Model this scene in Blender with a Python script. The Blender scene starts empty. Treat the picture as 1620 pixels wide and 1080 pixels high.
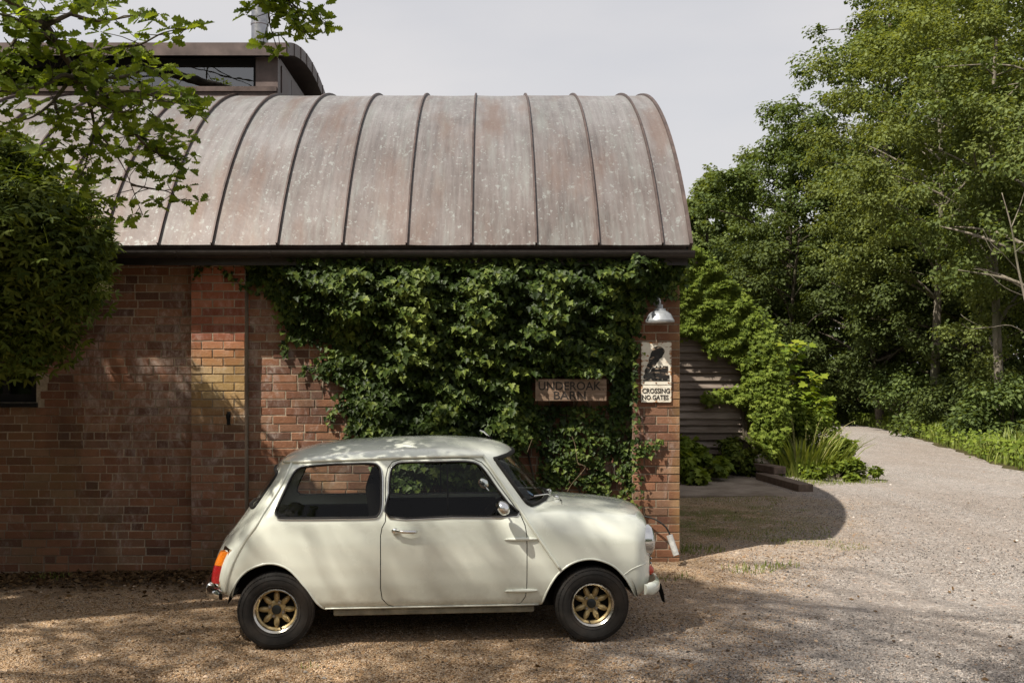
import bpy, bmesh, math, random
import numpy as np
from mathutils import Vector, Matrix
from mathutils.geometry import delaunay_2d_cdt

SC = bpy.context.scene
COL = SC.collection
R = math.radians
rng = np.random.default_rng(7)
random.seed(7)

# ------------------------------------------------------------------ camera
CAM_H = 1.71
cam = bpy.data.cameras.new('camera')
cam.lens = 35.0; cam.sensor_width = 36.0
cam.shift_x = 0.01975; cam.shift_y = 0.037
cam.clip_end = 2000
camo = bpy.data.objects.new('camera', cam)
camo.location = (0, 0, CAM_H); camo.rotation_euler = (R(90), 0, 0)
COL.objects.link(camo); SC.camera = camo

# ------------------------------------------------------------------ sky, sun, exposure
SUN_TO = Vector((-0.60, -0.47, 1.0)).normalized()      # towards the sun: behind and left of the camera
world = bpy.data.worlds.new('World'); SC.world = world; world.use_nodes = True
wn = world.node_tree.nodes; wl = world.node_tree.links
wn.clear()
sky = wn.new('ShaderNodeTexSky'); sky.sky_type = 'NISHITA'; sky.sun_disc = False
sky.sun_elevation = math.asin(SUN_TO.z); sky.sun_rotation = math.atan2(SUN_TO.x, SUN_TO.y)
sky.air_density = 1.0; sky.dust_density = 3.0; sky.ozone_density = 1.0
veil = wn.new('ShaderNodeMix'); veil.data_type = 'RGBA'       # thin even cloud veil over the whole sky
veil.inputs[0].default_value = 0.72
veil.inputs[7].default_value = (7.0, 6.75, 6.65, 1)
bg = wn.new('ShaderNodeBackground'); bg.inputs[1].default_value = 0.072
wo = wn.new('ShaderNodeOutputWorld')
cn = wn.new('ShaderNodeTexNoise'); cn.inputs['Scale'].default_value = 1.6; cn.inputs['Detail'].default_value = 5
ctc = wn.new('ShaderNodeTexCoord'); cmp_ = wn.new('ShaderNodeMapping'); cmp_.inputs['Scale'].default_value = (1, 1, 3.2)
cr_ = wn.new('ShaderNodeMapRange'); cr_.inputs[1].default_value = .3; cr_.inputs[2].default_value = .7; cr_.inputs[3].default_value = .58; cr_.inputs[4].default_value = .86
wl.new(ctc.outputs['Generated'], cmp_.inputs[0]); wl.new(cmp_.outputs[0], cn.inputs['Vector']); wl.new(cn.outputs['Fac'], cr_.inputs[0]); wl.new(cr_.outputs[0], veil.inputs[0])
wl.new(sky.outputs[0], veil.inputs[6]); wl.new(veil.outputs[2], bg.inputs[0]); wl.new(bg.outputs[0], wo.inputs[0])
sun = bpy.data.lights.new('sun', 'SUN'); sun.energy = 5.0; sun.angle = R(0.55); sun.color = (1.0, 0.93, 0.82)
suno = bpy.data.objects.new('sun', sun); COL.objects.link(suno)
suno.rotation_euler = SUN_TO.to_track_quat('Z', 'Y').to_euler(); suno.location = SUN_TO * 40
SC.view_settings.view_transform = 'Standard'; SC.view_settings.look = 'None'
SC.view_settings.gamma = 1.0; SC.view_settings.exposure = 0.74; SC.view_settings.use_curve_mapping = False
SC.render.engine = 'CYCLES'
SC.cycles.use_denoising = True
SC.cycles.max_bounces = 8; SC.cycles.transparent_max_bounces = 16
SC.cycles.sample_clamp_indirect = 6.0

# ------------------------------------------------------------------ helpers
F_PX, CX, YH = 1575.0, 778.0, 600.0
def PX(px, py, Y):
    """world point seen at photo pixel (px, py) at depth Y"""
    return Vector(((px - CX) / F_PX * Y, Y, CAM_H + (YH - py) / F_PX * Y))
def to_px(p):
    return (CX + p[0] / p[1] * F_PX, YH - (p[2] - CAM_H) / p[1] * F_PX)
def sstep(a, b, t):
    t = np.clip((np.asarray(t, float) - a) / (b - a), 0, 1)
    return t * t * (3 - 2 * t)
def gz(x, y):
    x = np.asarray(x, float); y = np.asarray(y, float)
    base = sstep(7.4, 9.2, y) * np.clip(.035 + .022 * x, -.09, .12)
    far = sstep(40, 90, y) * 3.0
    return base + far
def gzf(x, y): return float(gz(x, y))

def tag(o, label=None, cat=None, group=None, kind=None):
    if label: o['label'] = label
    if cat: o['category'] = cat
    if group: o['group'] = group
    if kind: o['kind'] = kind
    return o
def empty(name, loc=(0, 0, 0), rz=0.0, label=None, cat=None, group=None):
    o = bpy.data.objects.new(name, None); COL.objects.link(o)
    o.location = loc; o.rotation_euler = (0, 0, rz); o.empty_display_size = .1
    return tag(o, label, cat, group)
def link_mesh(name, me, mat=None, parent=None, smooth=False, angle=None):
    if mat is not None and len(me.materials) == 0: me.materials.append(mat)
    if smooth:
        me.polygons.foreach_set('use_smooth', [True] * len(me.polygons))
        if angle: me.set_sharp_from_angle(angle=R(angle))
    o = bpy.data.objects.new(name, me); COL.objects.link(o)
    if parent is not None: o.parent = parent
    return o
def mesh(name, V, Fc, mat=None, parent=None, smooth=False, angle=None):
    me = bpy.data.meshes.new(name); me.from_pydata([tuple(v) for v in V], [], Fc); me.update()
    return link_mesh(name, me, mat, parent, smooth, angle)
def fast_mesh(name, V, loops, starts, rnd=None):
    me = bpy.data.meshes.new(name)
    me.vertices.add(len(V)); me.vertices.foreach_set('co', np.ascontiguousarray(V, dtype=np.float32).ravel())
    me.loops.add(len(loops)); me.loops.foreach_set('vertex_index', np.ascontiguousarray(loops, dtype=np.int32))
    me.polygons.add(len(starts)); me.polygons.foreach_set('loop_start', np.ascontiguousarray(starts, dtype=np.int32))
    me.update(calc_edges=True); me.validate()
    if rnd is not None:
        at = me.attributes.new('rnd', 'FLOAT', 'POINT'); at.data.foreach_set('value', np.ascontiguousarray(rnd, dtype=np.float32))
    return me
class MB:
    """collects shapes for one mesh"""
    def __init__(s): s.v = []; s.f = []
    def add(s, V, Fc):
        b = len(s.v); s.v += [tuple(p) for p in V]; s.f += [tuple(i + b for i in q) for q in Fc]; return s
    def box(s, x0, x1, y0, y1, z0, z1):
        V = [(x, y, z) for z in (z0, z1) for y in (y0, y1) for x in (x0, x1)]
        return s.add(V, [(0, 2, 3, 1), (4, 5, 7, 6), (0, 1, 5, 4), (2, 6, 7, 3), (0, 4, 6, 2), (1, 3, 7, 5)])
    def tube(s, pts, rad, n=8, cap=True):
        pts = [Vector(p) for p in pts]
        if not hasattr(rad, '__len__'): rad = [rad] * len(pts)
        V = []; prev = None
        for i, p in enumerate(pts):
            t = (pts[min(i + 1, len(pts) - 1)] - pts[max(i - 1, 0)])
            if t.length < 1e-9: t = Vector((0, 0, 1))
            t.normalize()
            if prev is None:
                a = Vector((0, 0, 1)) if abs(t.z) < .9 else Vector((1, 0, 0))
                u = t.cross(a).normalized()
            else:
                u = prev - t * prev.dot(t)
                u = u.normalized() if u.length > 1e-6 else t.orthogonal().normalized()
            prev = u; w = t.cross(u)
            for k in range(n):
                an = 2 * math.pi * k / n
                V.append(p + (u * math.cos(an) + w * math.sin(an)) * rad[i])
        Fc = []
        for i in range(len(pts) - 1):
            for k in range(n):
                k2 = (k + 1) % n
                Fc.append((i * n + k, i * n + k2, (i + 1) * n + k2, (i + 1) * n + k))
        if cap:
            Fc.append(tuple(range(n - 1, -1, -1))); Fc.append(tuple((len(pts) - 1) * n + k for k in range(n)))
        return s.add(V, Fc)
    def lathe(s, prof, n=32, axis='z', c=(0, 0, 0), closed=False):
        V = []
        for r, h in prof:
            for k in range(n):
                a = 2 * math.pi * k / n
                if axis == 'z': V.append((c[0] + r * math.cos(a), c[1] + r * math.sin(a), c[2] + h))
                elif axis == 'y': V.append((c[0] + r * math.cos(a), c[1] + h, c[2] + r * math.sin(a)))
                else: V.append((c[0] + h, c[1] + r * math.cos(a), c[2] + r * math.sin(a)))
        Fc = []; m = len(prof)
        for i in range(m if closed else m - 1):
            j = (i + 1) % m
            for k in range(n):
                k2 = (k + 1) % n
                q = (i * n + k, i * n + k2, j * n + k2, j * n + k)
                Fc.append(q if axis != 'y' else q[::-1])
        return s.add(V, Fc)
    def prism(s, outline, h0, h1, axis):
        n = len(outline)
        def mk(a, b, h): return {'x': (h, a, b), 'y': (a, h, b), 'z': (a, b, h)}[axis]
        V = [mk(a, b, h0) for a, b in outline] + [mk(a, b, h1) for a, b in outline]
        Fc = [tuple(range(n)), tuple(range(2 * n - 1, n - 1, -1))] + [(i, n + i, n + (i + 1) % n, (i + 1) % n) for i in range(n)]
        return s.add(V, Fc)
    def ell(s, c, r, nu=10, nv=8, rot=None):
        V = []; Fc = []
        for i in range(nv + 1):
            th = math.pi * i / nv
            for k in range(nu):
                ph = 2 * math.pi * k / nu
                p = Vector((r[0] * math.sin(th) * math.cos(ph), r[1] * math.sin(th) * math.sin(ph), r[2] * math.cos(th)))
                if rot is not None: p = rot @ p
                V.append((c[0] + p.x, c[1] + p.y, c[2] + p.z))
        for i in range(nv):
            for k in range(nu):
                k2 = (k + 1) % nu
                Fc.append((i * nu + k, (i + 1) * nu + k, (i + 1) * nu + k2, i * nu + k2))
        return s.add(V, Fc)
    def build(s, name, mat, parent=None, smooth=False, angle=None, fix=True, bevel=0, seg=2):
        me = bpy.data.meshes.new(name); me.from_pydata(s.v, [], s.f); me.update()
        if fix or bevel:
            bm = bmesh.new(); bm.from_mesh(me)
            bmesh.ops.remove_doubles(bm, verts=bm.verts, dist=1e-6)
            bmesh.ops.recalc_face_normals(bm, faces=bm.faces)
            if bevel:
                ed = [e for e in bm.edges if len(e.link_faces) == 2 and e.calc_face_angle(0) > .5]
                bmesh.ops.bevel(bm, geom=ed, offset=bevel, segments=seg, profile=.5, affect='EDGES')
            bm.to_mesh(me); bm.free()
        return link_mesh(name, me, mat, parent, smooth, angle)
def catmull(pts, sub=6, closed=False):
    P = [Vector(p) if len(p) == 3 else Vector((p[0], p[1], 0)) for p in pts]; n = len(P); out = []
    for i in range(n if closed else n - 1):
        p0 = P[(i - 1) % n] if closed or i > 0 else P[0]; p1 = P[i]; p2 = P[(i + 1) % n]
        p3 = P[(i + 2) % n] if closed or i + 2 < n else P[-1]
        for k in range(sub):
            t = k / sub
            out.append(.5 * ((2 * p1) + (p2 - p0) * t + (2 * p0 - 5 * p1 + 4 * p2 - p3) * t * t + (3 * p1 - p0 - 3 * p2 + p3) * t ** 3))
    if not closed: out.append(P[-1])
    return out
def unit(a): return a / (np.linalg.norm(a, axis=-1, keepdims=True) + 1e-9)
def rdir(n): return unit(rng.normal(size=(n, 3)))
def cloud(P, U, N, S, tv, tf, rnd=None, name='foliage'):
    """many copies of one small leaf shape in one mesh; tv (k,3): across, along, out"""
    P = np.asarray(P, float); n = len(P); N = unit(N); U = unit(U - (U * N).sum(1, keepdims=True) * N); W = np.cross(U, N)
    tv = np.asarray(tv, float); k = len(tv); S = np.broadcast_to(np.asarray(S, float), (n,))
    V = P[:, None, :] + S[:, None, None] * (tv[None, :, 0, None] * W[:, None] + tv[None, :, 1, None] * U[:, None] + tv[None, :, 2, None] * N[:, None])
    fl = np.concatenate([np.array(q) for q in tf]); L = len(fl)
    st = np.cumsum([0] + [len(q) for q in tf])[:-1]
    loops = (fl[None] + np.arange(n)[:, None] * k).ravel(); starts = (st[None] + np.arange(n)[:, None] * L).ravel()
    if rnd is None: rnd = rng.random(n)
    return fast_mesh(name, V.reshape(-1, 3), loops, starts, np.repeat(rnd, k))
def halves(right):
    """leaf outline from its right half: list of (across, along); folded on the midrib"""
    n = len(right); V = [(a, b, abs(a) * .28 - .10 * b * b) for a, b in right] + [(-a, b, abs(a) * .28 - .10 * b * b) for a, b in right[1:-1]]
    f1 = tuple(range(n)); f2 = (0,) + tuple(range(n, n + n - 2)) + (n - 1,)
    return V, [f1, f2[::-1]]
LEAF = ([(0, 0, 0), (.30, .38, .07), (.24, .7, .03), (0, 1, -.08), (-.24, .7, .03), (-.30, .38, .07)], [(0, 1, 2, 3), (0, 3, 4, 5)])
QLEAF = ([(0, 0, 0), (.36, .5, .1), (0, 1, -.06), (-.36, .5, .1)], [(0, 1, 2), (0, 2, 3)])
OAK = halves([(0, 0), (.07, .10), (.17, .17), (.10, .27), (.27, .38), (.15, .47), (.33, .62), (.18, .70), (.24, .84), (.10, .90), (0, 1)])
IVY = halves([(0, .08), (.16, -.04), (.36, .02), (.56, .24), (.30, .36), (.32, .58), (.16, .68), (0, 1.0)])
SYC = halves([(0, .05), (.22, -.08), (.40, .10), (.62, .30), (.36, .42), (.44, .74), (.20, .70), (0, 1.05)])
LANCE = halves([(0, 0), (.12, .22), (.17, .48), (.10, .78), (0, 1)])
BLADE = ([(-.018, 0, 0), (.018, 0, 0), (.022, .4, .03), (-.022, .4, .03), (.014, .75, .14), (-.014, .75, .14), (0, 1, .32)], [(0, 1, 2, 3), (3, 2, 4, 5), (5, 4, 6)])
def compound(leaf, n_pairs, spread=.36, size=.42):
    """pinnate leaf: pairs of leaflets on a midrib, one at the tip"""
    V = []; Fc = []
    def put(base, ang, s, dz=0):
        b = len(V); c, sn = math.cos(ang), math.sin(ang)
        for a, l, o in leaf[0]: V.append((base[0] + s * (a * c + l * sn), base[1] + s * (-a * sn + l * c), o * s + dz - .12 * base[1] ** 2))
        for q in leaf[1]: Fc.append(tuple(i + b for i in q))
    for i in range(n_pairs):
        y = .25 + .5 * i / max(1, n_pairs - 1)
        put((0, y), 1.05, size); put((0, y), -1.05, size)
    put((0, .72), 0, size * 1.05)
    return V, Fc
ELDER = compound(LANCE, 2, size=.44)
ASHL = compound(QLEAF, 3, size=.34)
def palm():
    V = []; Fc = []
    for ang, s in ((-1.25, .62), (-.62, .85), (0, 1), (.62, .85), (1.25, .62)):
        b = len(V); c, sn = math.cos(ang), math.sin(ang)
        for a, l, o in [(0, 0, 0), (.16, .5, .05), (0, 1, -.10), (-.16, .5, .05)]: V.append((s * (a * c + l * sn), s * (-a * sn + l * c), o * s))
        Fc += [(b, b + 1, b + 2), (b, b + 2, b + 3)]
    return V, Fc
CREEP = palm()

# ------------------------------------------------------------------ materials
class NT:
    def __init__(s, name):
        s.m = bpy.data.materials.new(name); s.m.use_nodes = True; s.t = s.m.node_tree
        s.t.nodes.clear(); s.out = s.t.nodes.new('ShaderNodeOutputMaterial')
    def n(s, typ, **kw):
        nd = s.t.nodes.new('ShaderNode' + typ)
        for k, v in kw.items(): setattr(nd, k, v)
        return nd
    def l(s, a, b): s.t.links.new(a, b)
    def val(s, sock, v):
        if hasattr(v, 'is_linked') or isinstance(v, bpy.types.NodeSocket): s.l(v, sock)
        else: sock.default_value = v
    def math(s, op, a, b=None, c=None, clamp=False):
        nd = s.n('Math', operation=op, use_clamp=clamp); s.val(nd.inputs[0], a)
        if b is not None: s.val(nd.inputs[1], b)
        if c is not None: s.val(nd.inputs[2], c)
        return nd.outputs[0]
    def mix(s, f, a, b, mode='MIX'):
        nd = s.n('Mix', data_type='RGBA', blend_type=mode); s.val(nd.inputs[0], f)
        for k, v in ((6, a), (7, b)): s.val(nd.inputs[k], v if not isinstance(v, tuple) or len(v) == 4 else (*v, 1))
        return nd.outputs[2]
    def ramp(s, f, stops, interp='LINEAR'):
        nd = s.n('ValToRGB'); cr = nd.color_ramp; cr.interpolation = interp
        while len(cr.elements) < len(stops): cr.elements.new(.5)
        for e, (p, c) in zip(cr.elements, stops):
            e.position = p; e.color = (*c, 1) if isinstance(c, tuple) else (c, c, c, 1)
        s.l(f, nd.inputs[0]); return nd.outputs[0]
    def noise(s, vec, scale, detail=4, rough=.55, dist=0.0):
        nd = s.n('TexNoise'); s.l(vec, nd.inputs['Vector']); nd.inputs['Scale'].default_value = scale
        nd.inputs['Detail'].default_value = detail; nd.inputs['Roughness'].default_value = rough; nd.inputs['Distortion'].default_value = dist
        return nd.outputs['Fac']
    def voro(s, vec, scale, feature='F1', out='Color', rand=1.0):
        nd = s.n('TexVoronoi', feature=feature); s.l(vec, nd.inputs['Vector']); nd.inputs['Scale'].default_value = scale
        nd.inputs['Randomness'].default_value = rand
        return nd.outputs[out]
    def pos(s): return s.n('NewGeometry').outputs['Position']
    def obj(s): return s.n('TexCoord').outputs['Object']
    def scale(s, vec, xyz, rot=(0, 0, 0), loc=(0, 0, 0)):
        nd = s.n('Mapping'); s.l(vec, nd.inputs[0]); nd.inputs['Scale'].default_value = xyz; nd.inputs['Rotation'].default_value = rot; nd.inputs['Location'].default_value = loc
        return nd.outputs[0]
    def sep(s, vec):
        nd = s.n('SeparateXYZ'); s.l(vec, nd.inputs[0]); return nd.outputs
    def attr(s, name): return s.n('Attribute', attribute_name=name).outputs['Fac']
    def bump(s, h, dist=.01, strength=1.0, nrm=None):
        nd = s.n('Bump'); nd.inputs['Distance'].default_value = dist; nd.inputs['Strength'].default_value = strength
        s.l(h, nd.inputs['Height'])
        if nrm is not None: s.l(nrm, nd.inputs['Normal'])
        return nd.outputs[0]
    def bsdf(s, color, rough=.6, metal=0.0, spec=.5, normal=None, coat=0.0, coat_rough=.05, link=True):
        b = s.n('BsdfPrincipled')
        s.val(b.inputs['Base Color'], color if not isinstance(color, tuple) or len(color) == 4 else (*color, 1))
        s.val(b.inputs['Roughness'], rough); s.val(b.inputs['Metallic'], metal); s.val(b.inputs['Specular IOR Level'], spec)
        b.inputs['Coat Weight'].default_value = coat; b.inputs['Coat Roughness'].default_value = coat_rough
        if normal is not None: s.l(normal, b.inputs['Normal'])
        if link: s.l(b.outputs[0], s.out.inputs[0])
        return b
MATS = {}
def mat(name, fn):
    if name not in MATS:
        t = NT(name); fn(t); MATS[name] = t.m
    return MATS[name]
def plain(name, color, rough=.5, metal=0.0, spec=.5, var=.25, scale=40, coat=0.0):
    def fn(t):
        p = t.obj(); nz = t.noise(p, scale, 5)
        dark = tuple(c * (1 - var) for c in color); lite = tuple(min(1, c * (1 + var * .6)) for c in color)
        c = t.ramp(nz, [(.3, dark), (.7, lite)])
        r = t.math('MULTIPLY_ADD', nz, .25, rough - .12, clamp=True)
        t.bsdf(c, r, metal, spec, t.bump(nz, .002, .4), coat)
    return mat(name, fn)
def leaf_mat(name, lo, mid, hi, transl=.38, rough=.58, spec=.16, hue=None):
    def fn(t):
        r = t.attr('rnd'); nz = t.noise(t.pos(), .8, 2)
        k = t.math('MULTIPLY_ADD', nz, .5, t.math('MULTIPLY_ADD', r, .7, -.1))
        st = [(.12, lo), (.5, mid), (.92, hi)]
        if hue: st.append((1.0, hue))
        c = t.ramp(k, st)
        fine = t.noise(t.pos(), 45, 3)
        c = t.mix(t.math('MULTIPLY', fine, .35), c, lo)
        b = t.bsdf(c, rough, 0, spec, link=False)
        tr = t.n('BsdfTranslucent'); t.l(t.mix(1.0, c, (1.25, 1.15, .45), 'MULTIPLY'), tr.inputs[0])
        mx = t.n('MixShader'); mx.inputs[0].default_value = transl
        t.l(b.outputs[0], mx.inputs[1]); t.l(tr.outputs[0], mx.inputs[2]); t.l(mx.outputs[0], t.out.inputs[0])
    return mat(name, fn)
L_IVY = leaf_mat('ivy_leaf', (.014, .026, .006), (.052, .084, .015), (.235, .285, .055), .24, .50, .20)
L_OAK = leaf_mat('oak_leaf', (.07, .11, .012), (.15, .215, .023), (.27, .345, .05), .6)
L_ELD = leaf_mat('elder_leaf', (.034, .054, .008), (.078, .108, .016), (.18, .215, .04), .4)
L_CRP = leaf_mat('creeper_leaf', (.055, .085, .011), (.13, .18, .022), (.25, .31, .05), .38)
L_WD = [leaf_mat('dark_woodland_leaf', (.043, .064, .019), (.092, .13, .038), (.175, .23, .068), .4),
        leaf_mat('mid_woodland_leaf', (.054, .076, .022), (.116, .155, .046), (.215, .262, .085), .4),
        leaf_mat('light_woodland_leaf', (.072, .094, .026), (.152, .186, .054), (.27, .315, .105), .42),
        leaf_mat('shrub_leaf', (.032, .046, .013), (.068, .092, .026), (.135, .168, .048), .36)]
L_GRS = leaf_mat('grass_blade', (.085, .12, .02), (.17, .215, .036), (.30, .32, .085), .36, .5, .3)
L_YEL = leaf_mat('yellow_sapling_leaf', (.08, .14, .015), (.17, .235, .024), (.36, .37, .04), .45)
L_DRY = leaf_mat('dead_leaf', (.03, .017, .008), (.09, .05, .02), (.20, .125, .06), .1, .7, .2)
L_CREAM = leaf_mat('cream_blossom', (.35, .30, .15), (.5, .45, .25), (.6, .56, .35), .25, .7, .2)

def bark_fn(dark, lite):
    def fn(t):
        p = t.scale(t.obj(), (9, 9, 2.2)); nz = t.noise(p, 1.6, 7, .65, .6)
        moss = t.math('MULTIPLY', t.ramp(t.noise(t.obj(), 1.3, 3), [(.5, 0.0), (.68, 1.0)]), .5)
        c = t.mix(moss, t.ramp(nz, [(.32, dark), (.7, lite)]), (.05, .06, .02))
        t.bsdf(c, .9, 0, .2, t.bump(nz, .03, .8))
    return fn
M_BARK = mat('oak_bark', bark_fn((.028, .022, .016), (.12, .10, .075)))
M_BARKP = mat('pale_bark', bark_fn((.10, .085, .065), (.26, .23, .185)))

# pebble colours shared by the gravel sheets and the loose pebbles
BROWN = [(0, (.06, .038, .022)), (.2, (.19, .112, .056)), (.45, (.33, .21, .11)), (.7, (.48, .335, .20)), (.9, (.60, .50, .38)), (1, (.14, .14, .145))]
GREY = [(0, (.055, .052, .052)), (.25, (.165, .152, .142)), (.5, (.27, .248, .230)), (.72, (.375, .342, .312)), (.86, (.56, .525, .49)), (.95, (.30, .20, .13)), (1, (.12, .14, .165))]
def lane_mask(t, p):
    """0 on the brown forecourt gravel, 1 on the grey lane: a worn, wandering border"""
    xyz = t.sep(p)
    border = t.math('ADD', t.math('MINIMUM', t.math('MULTIPLY', t.math('MAXIMUM', t.math('SUBTRACT', xyz[1], 6.5), 0.0), .50), 2.6), 1.15)
    d = t.math('SUBTRACT', xyz[0], border)
    d = t.math('ADD', d, t.math('MULTIPLY_ADD', t.noise(p, .9, 4), 2.4, -1.2))
    return t.math('MULTIPLY_ADD', d, .45, .45, clamp=True)
def gravel_fn(t):
    p = t.pos(); m = lane_mask(t, p)
    cell = t.voro(p, 75); cs = t.sep(cell)
    pick = t.math('GREATER_THAN', m, t.math('MULTIPLY_ADD', cs[1], .9, .05))
    c = t.mix(pick, t.ramp(cs[0], BROWN), t.ramp(cs[0], GREY))
    fine = t.voro(p, 190); fs = t.sep(fine)
    c = t.mix(t.math('GREATER_THAN', fs[1], .52), c, t.mix(m, t.ramp(fs[0], BROWN), t.ramp(fs[0], GREY)))
    dust = t.ramp(t.noise(p, .7, 5, .6), [(.38, 0.0), (.66, 1.0)])
    c = t.mix(t.math('MULTIPLY', dust, .42), c, t.mix(m, (.38, .26, .155), (.345, .312, .285)))
    trk = t.ramp(t.noise(t.scale(p, (1.1, .22, 1), rot=(0, 0, R(-16))), .9, 6, .62), [(.42, 0.0), (.62, 1.0)])
    c = t.mix(t.math('MULTIPLY', trk, t.math('MULTIPLY', m, .5)), c, (.23, .185, .15))
    big = t.voro(p, 26); bs = t.sep(big)
    c = t.mix(t.math('MULTIPLY', t.math('GREATER_THAN', bs[1], .70), t.math('MULTIPLY_ADD', m, .18, .15)), c, t.ramp(bs[0], [(0, (.10, .095, .09)), (.5, (.30, .27, .245)), (.8, (.62, .58, .54)), (1, (.36, .22, .14))]))
    mid = t.noise(p, 9, 5, .75)
    c = t.mix(t.ramp(mid, [(.50, 0.0), (.72, .5)]), c, t.mix(m, (.10, .065, .038), (.17, .15, .135)))
    damp = t.ramp(t.noise(t.scale(p, (1, .5, 1)), .9, 5, .65), [(.55, 0.0), (.72, 1.0)])
    c = t.mix(t.math('MULTIPLY', damp, t.math('MULTIPLY_ADD', m, -.28, .42)), c, (.055, .036, .02))
    # dark leaf mould along the foot of the barn wall
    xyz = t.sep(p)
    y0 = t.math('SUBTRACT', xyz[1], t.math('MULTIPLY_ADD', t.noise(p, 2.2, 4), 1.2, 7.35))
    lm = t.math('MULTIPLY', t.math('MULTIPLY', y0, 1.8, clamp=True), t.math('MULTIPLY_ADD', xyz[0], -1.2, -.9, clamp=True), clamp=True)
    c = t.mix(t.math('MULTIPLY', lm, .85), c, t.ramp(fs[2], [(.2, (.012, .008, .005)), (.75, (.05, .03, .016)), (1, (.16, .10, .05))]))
    # moss and grass film on the corner between barn and lane
    g = t.math('MULTIPLY', t.math('MULTIPLY_ADD', xyz[1], .8, -7.6, clamp=True), t.math('MULTIPLY_ADD', xyz[1], -.5, 7.0, clamp=True))
    g = t.math('MULTIPLY', g, t.math('MULTIPLY_ADD', m, -1.3, 1.0, clamp=True))
    g = t.math('MULTIPLY', g, t.ramp(t.noise(p, 2.6, 6, .7), [(.40, 0.0), (.56, 1.0)]))
    c = t.mix(t.math('MULTIPLY', g, .85), c, t.ramp(fs[0], [(0, (.05, .068, .014)), (1, (.17, .175, .045))]))
    v1 = t.voro(p, 75, 'F1', 'Distance'); v2 = t.voro(p, 190, 'F1', 'Distance')
    h = t.math('ADD', t.math('MULTIPLY', v1, -1.0), t.math('MULTIPLY', v2, -.5))
    n1 = t.bump(h, .012, .9)
    n2 = t.bump(t.noise(p, 1.6, 4), .10, .5, n1)
    t.bsdf(c, .92, 0, .2, n2)
M_GRAVEL = mat('gravel', gravel_fn)
def pebble_fn(t):
    p = t.pos(); m = lane_mask(t, p); r = t.attr('rnd')
    r2 = t.math('FRACT', t.math('MULTIPLY', r, 37.17))
    pick = t.math('GREATER_THAN', m, t.math('MULTIPLY_ADD', r2, .9, .05))
    c = t.mix(pick, t.ramp(r, BROWN), t.ramp(r, GREY))
    c = t.mix(.35, c, t.ramp(t.noise(p, 220, 3), [(.3, (.06, .045, .035)), (.7, (.45, .39, .33))]), 'OVERLAY')
    t.bsdf(c, .8, 0, .3)
M_PEB = mat('pebble', pebble_fn)
def soil_fn(t):
    p = t.pos(); nz = t.noise(p, 1.2, 6, .65); f = t.noise(p, 30, 4)
    c = t.ramp(nz, [(.3, (.022, .018, .009)), (.5, (.045, .045, .016)), (.7, (.07, .065, .026))])
    c = t.mix(t.math('MULTIPLY', f, .5), c, (.10, .075, .04))
    t.bsdf(c, .95, 0, .1, t.bump(f, .03, .8))
M_SOIL = mat('woodland_soil', soil_fn)
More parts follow.
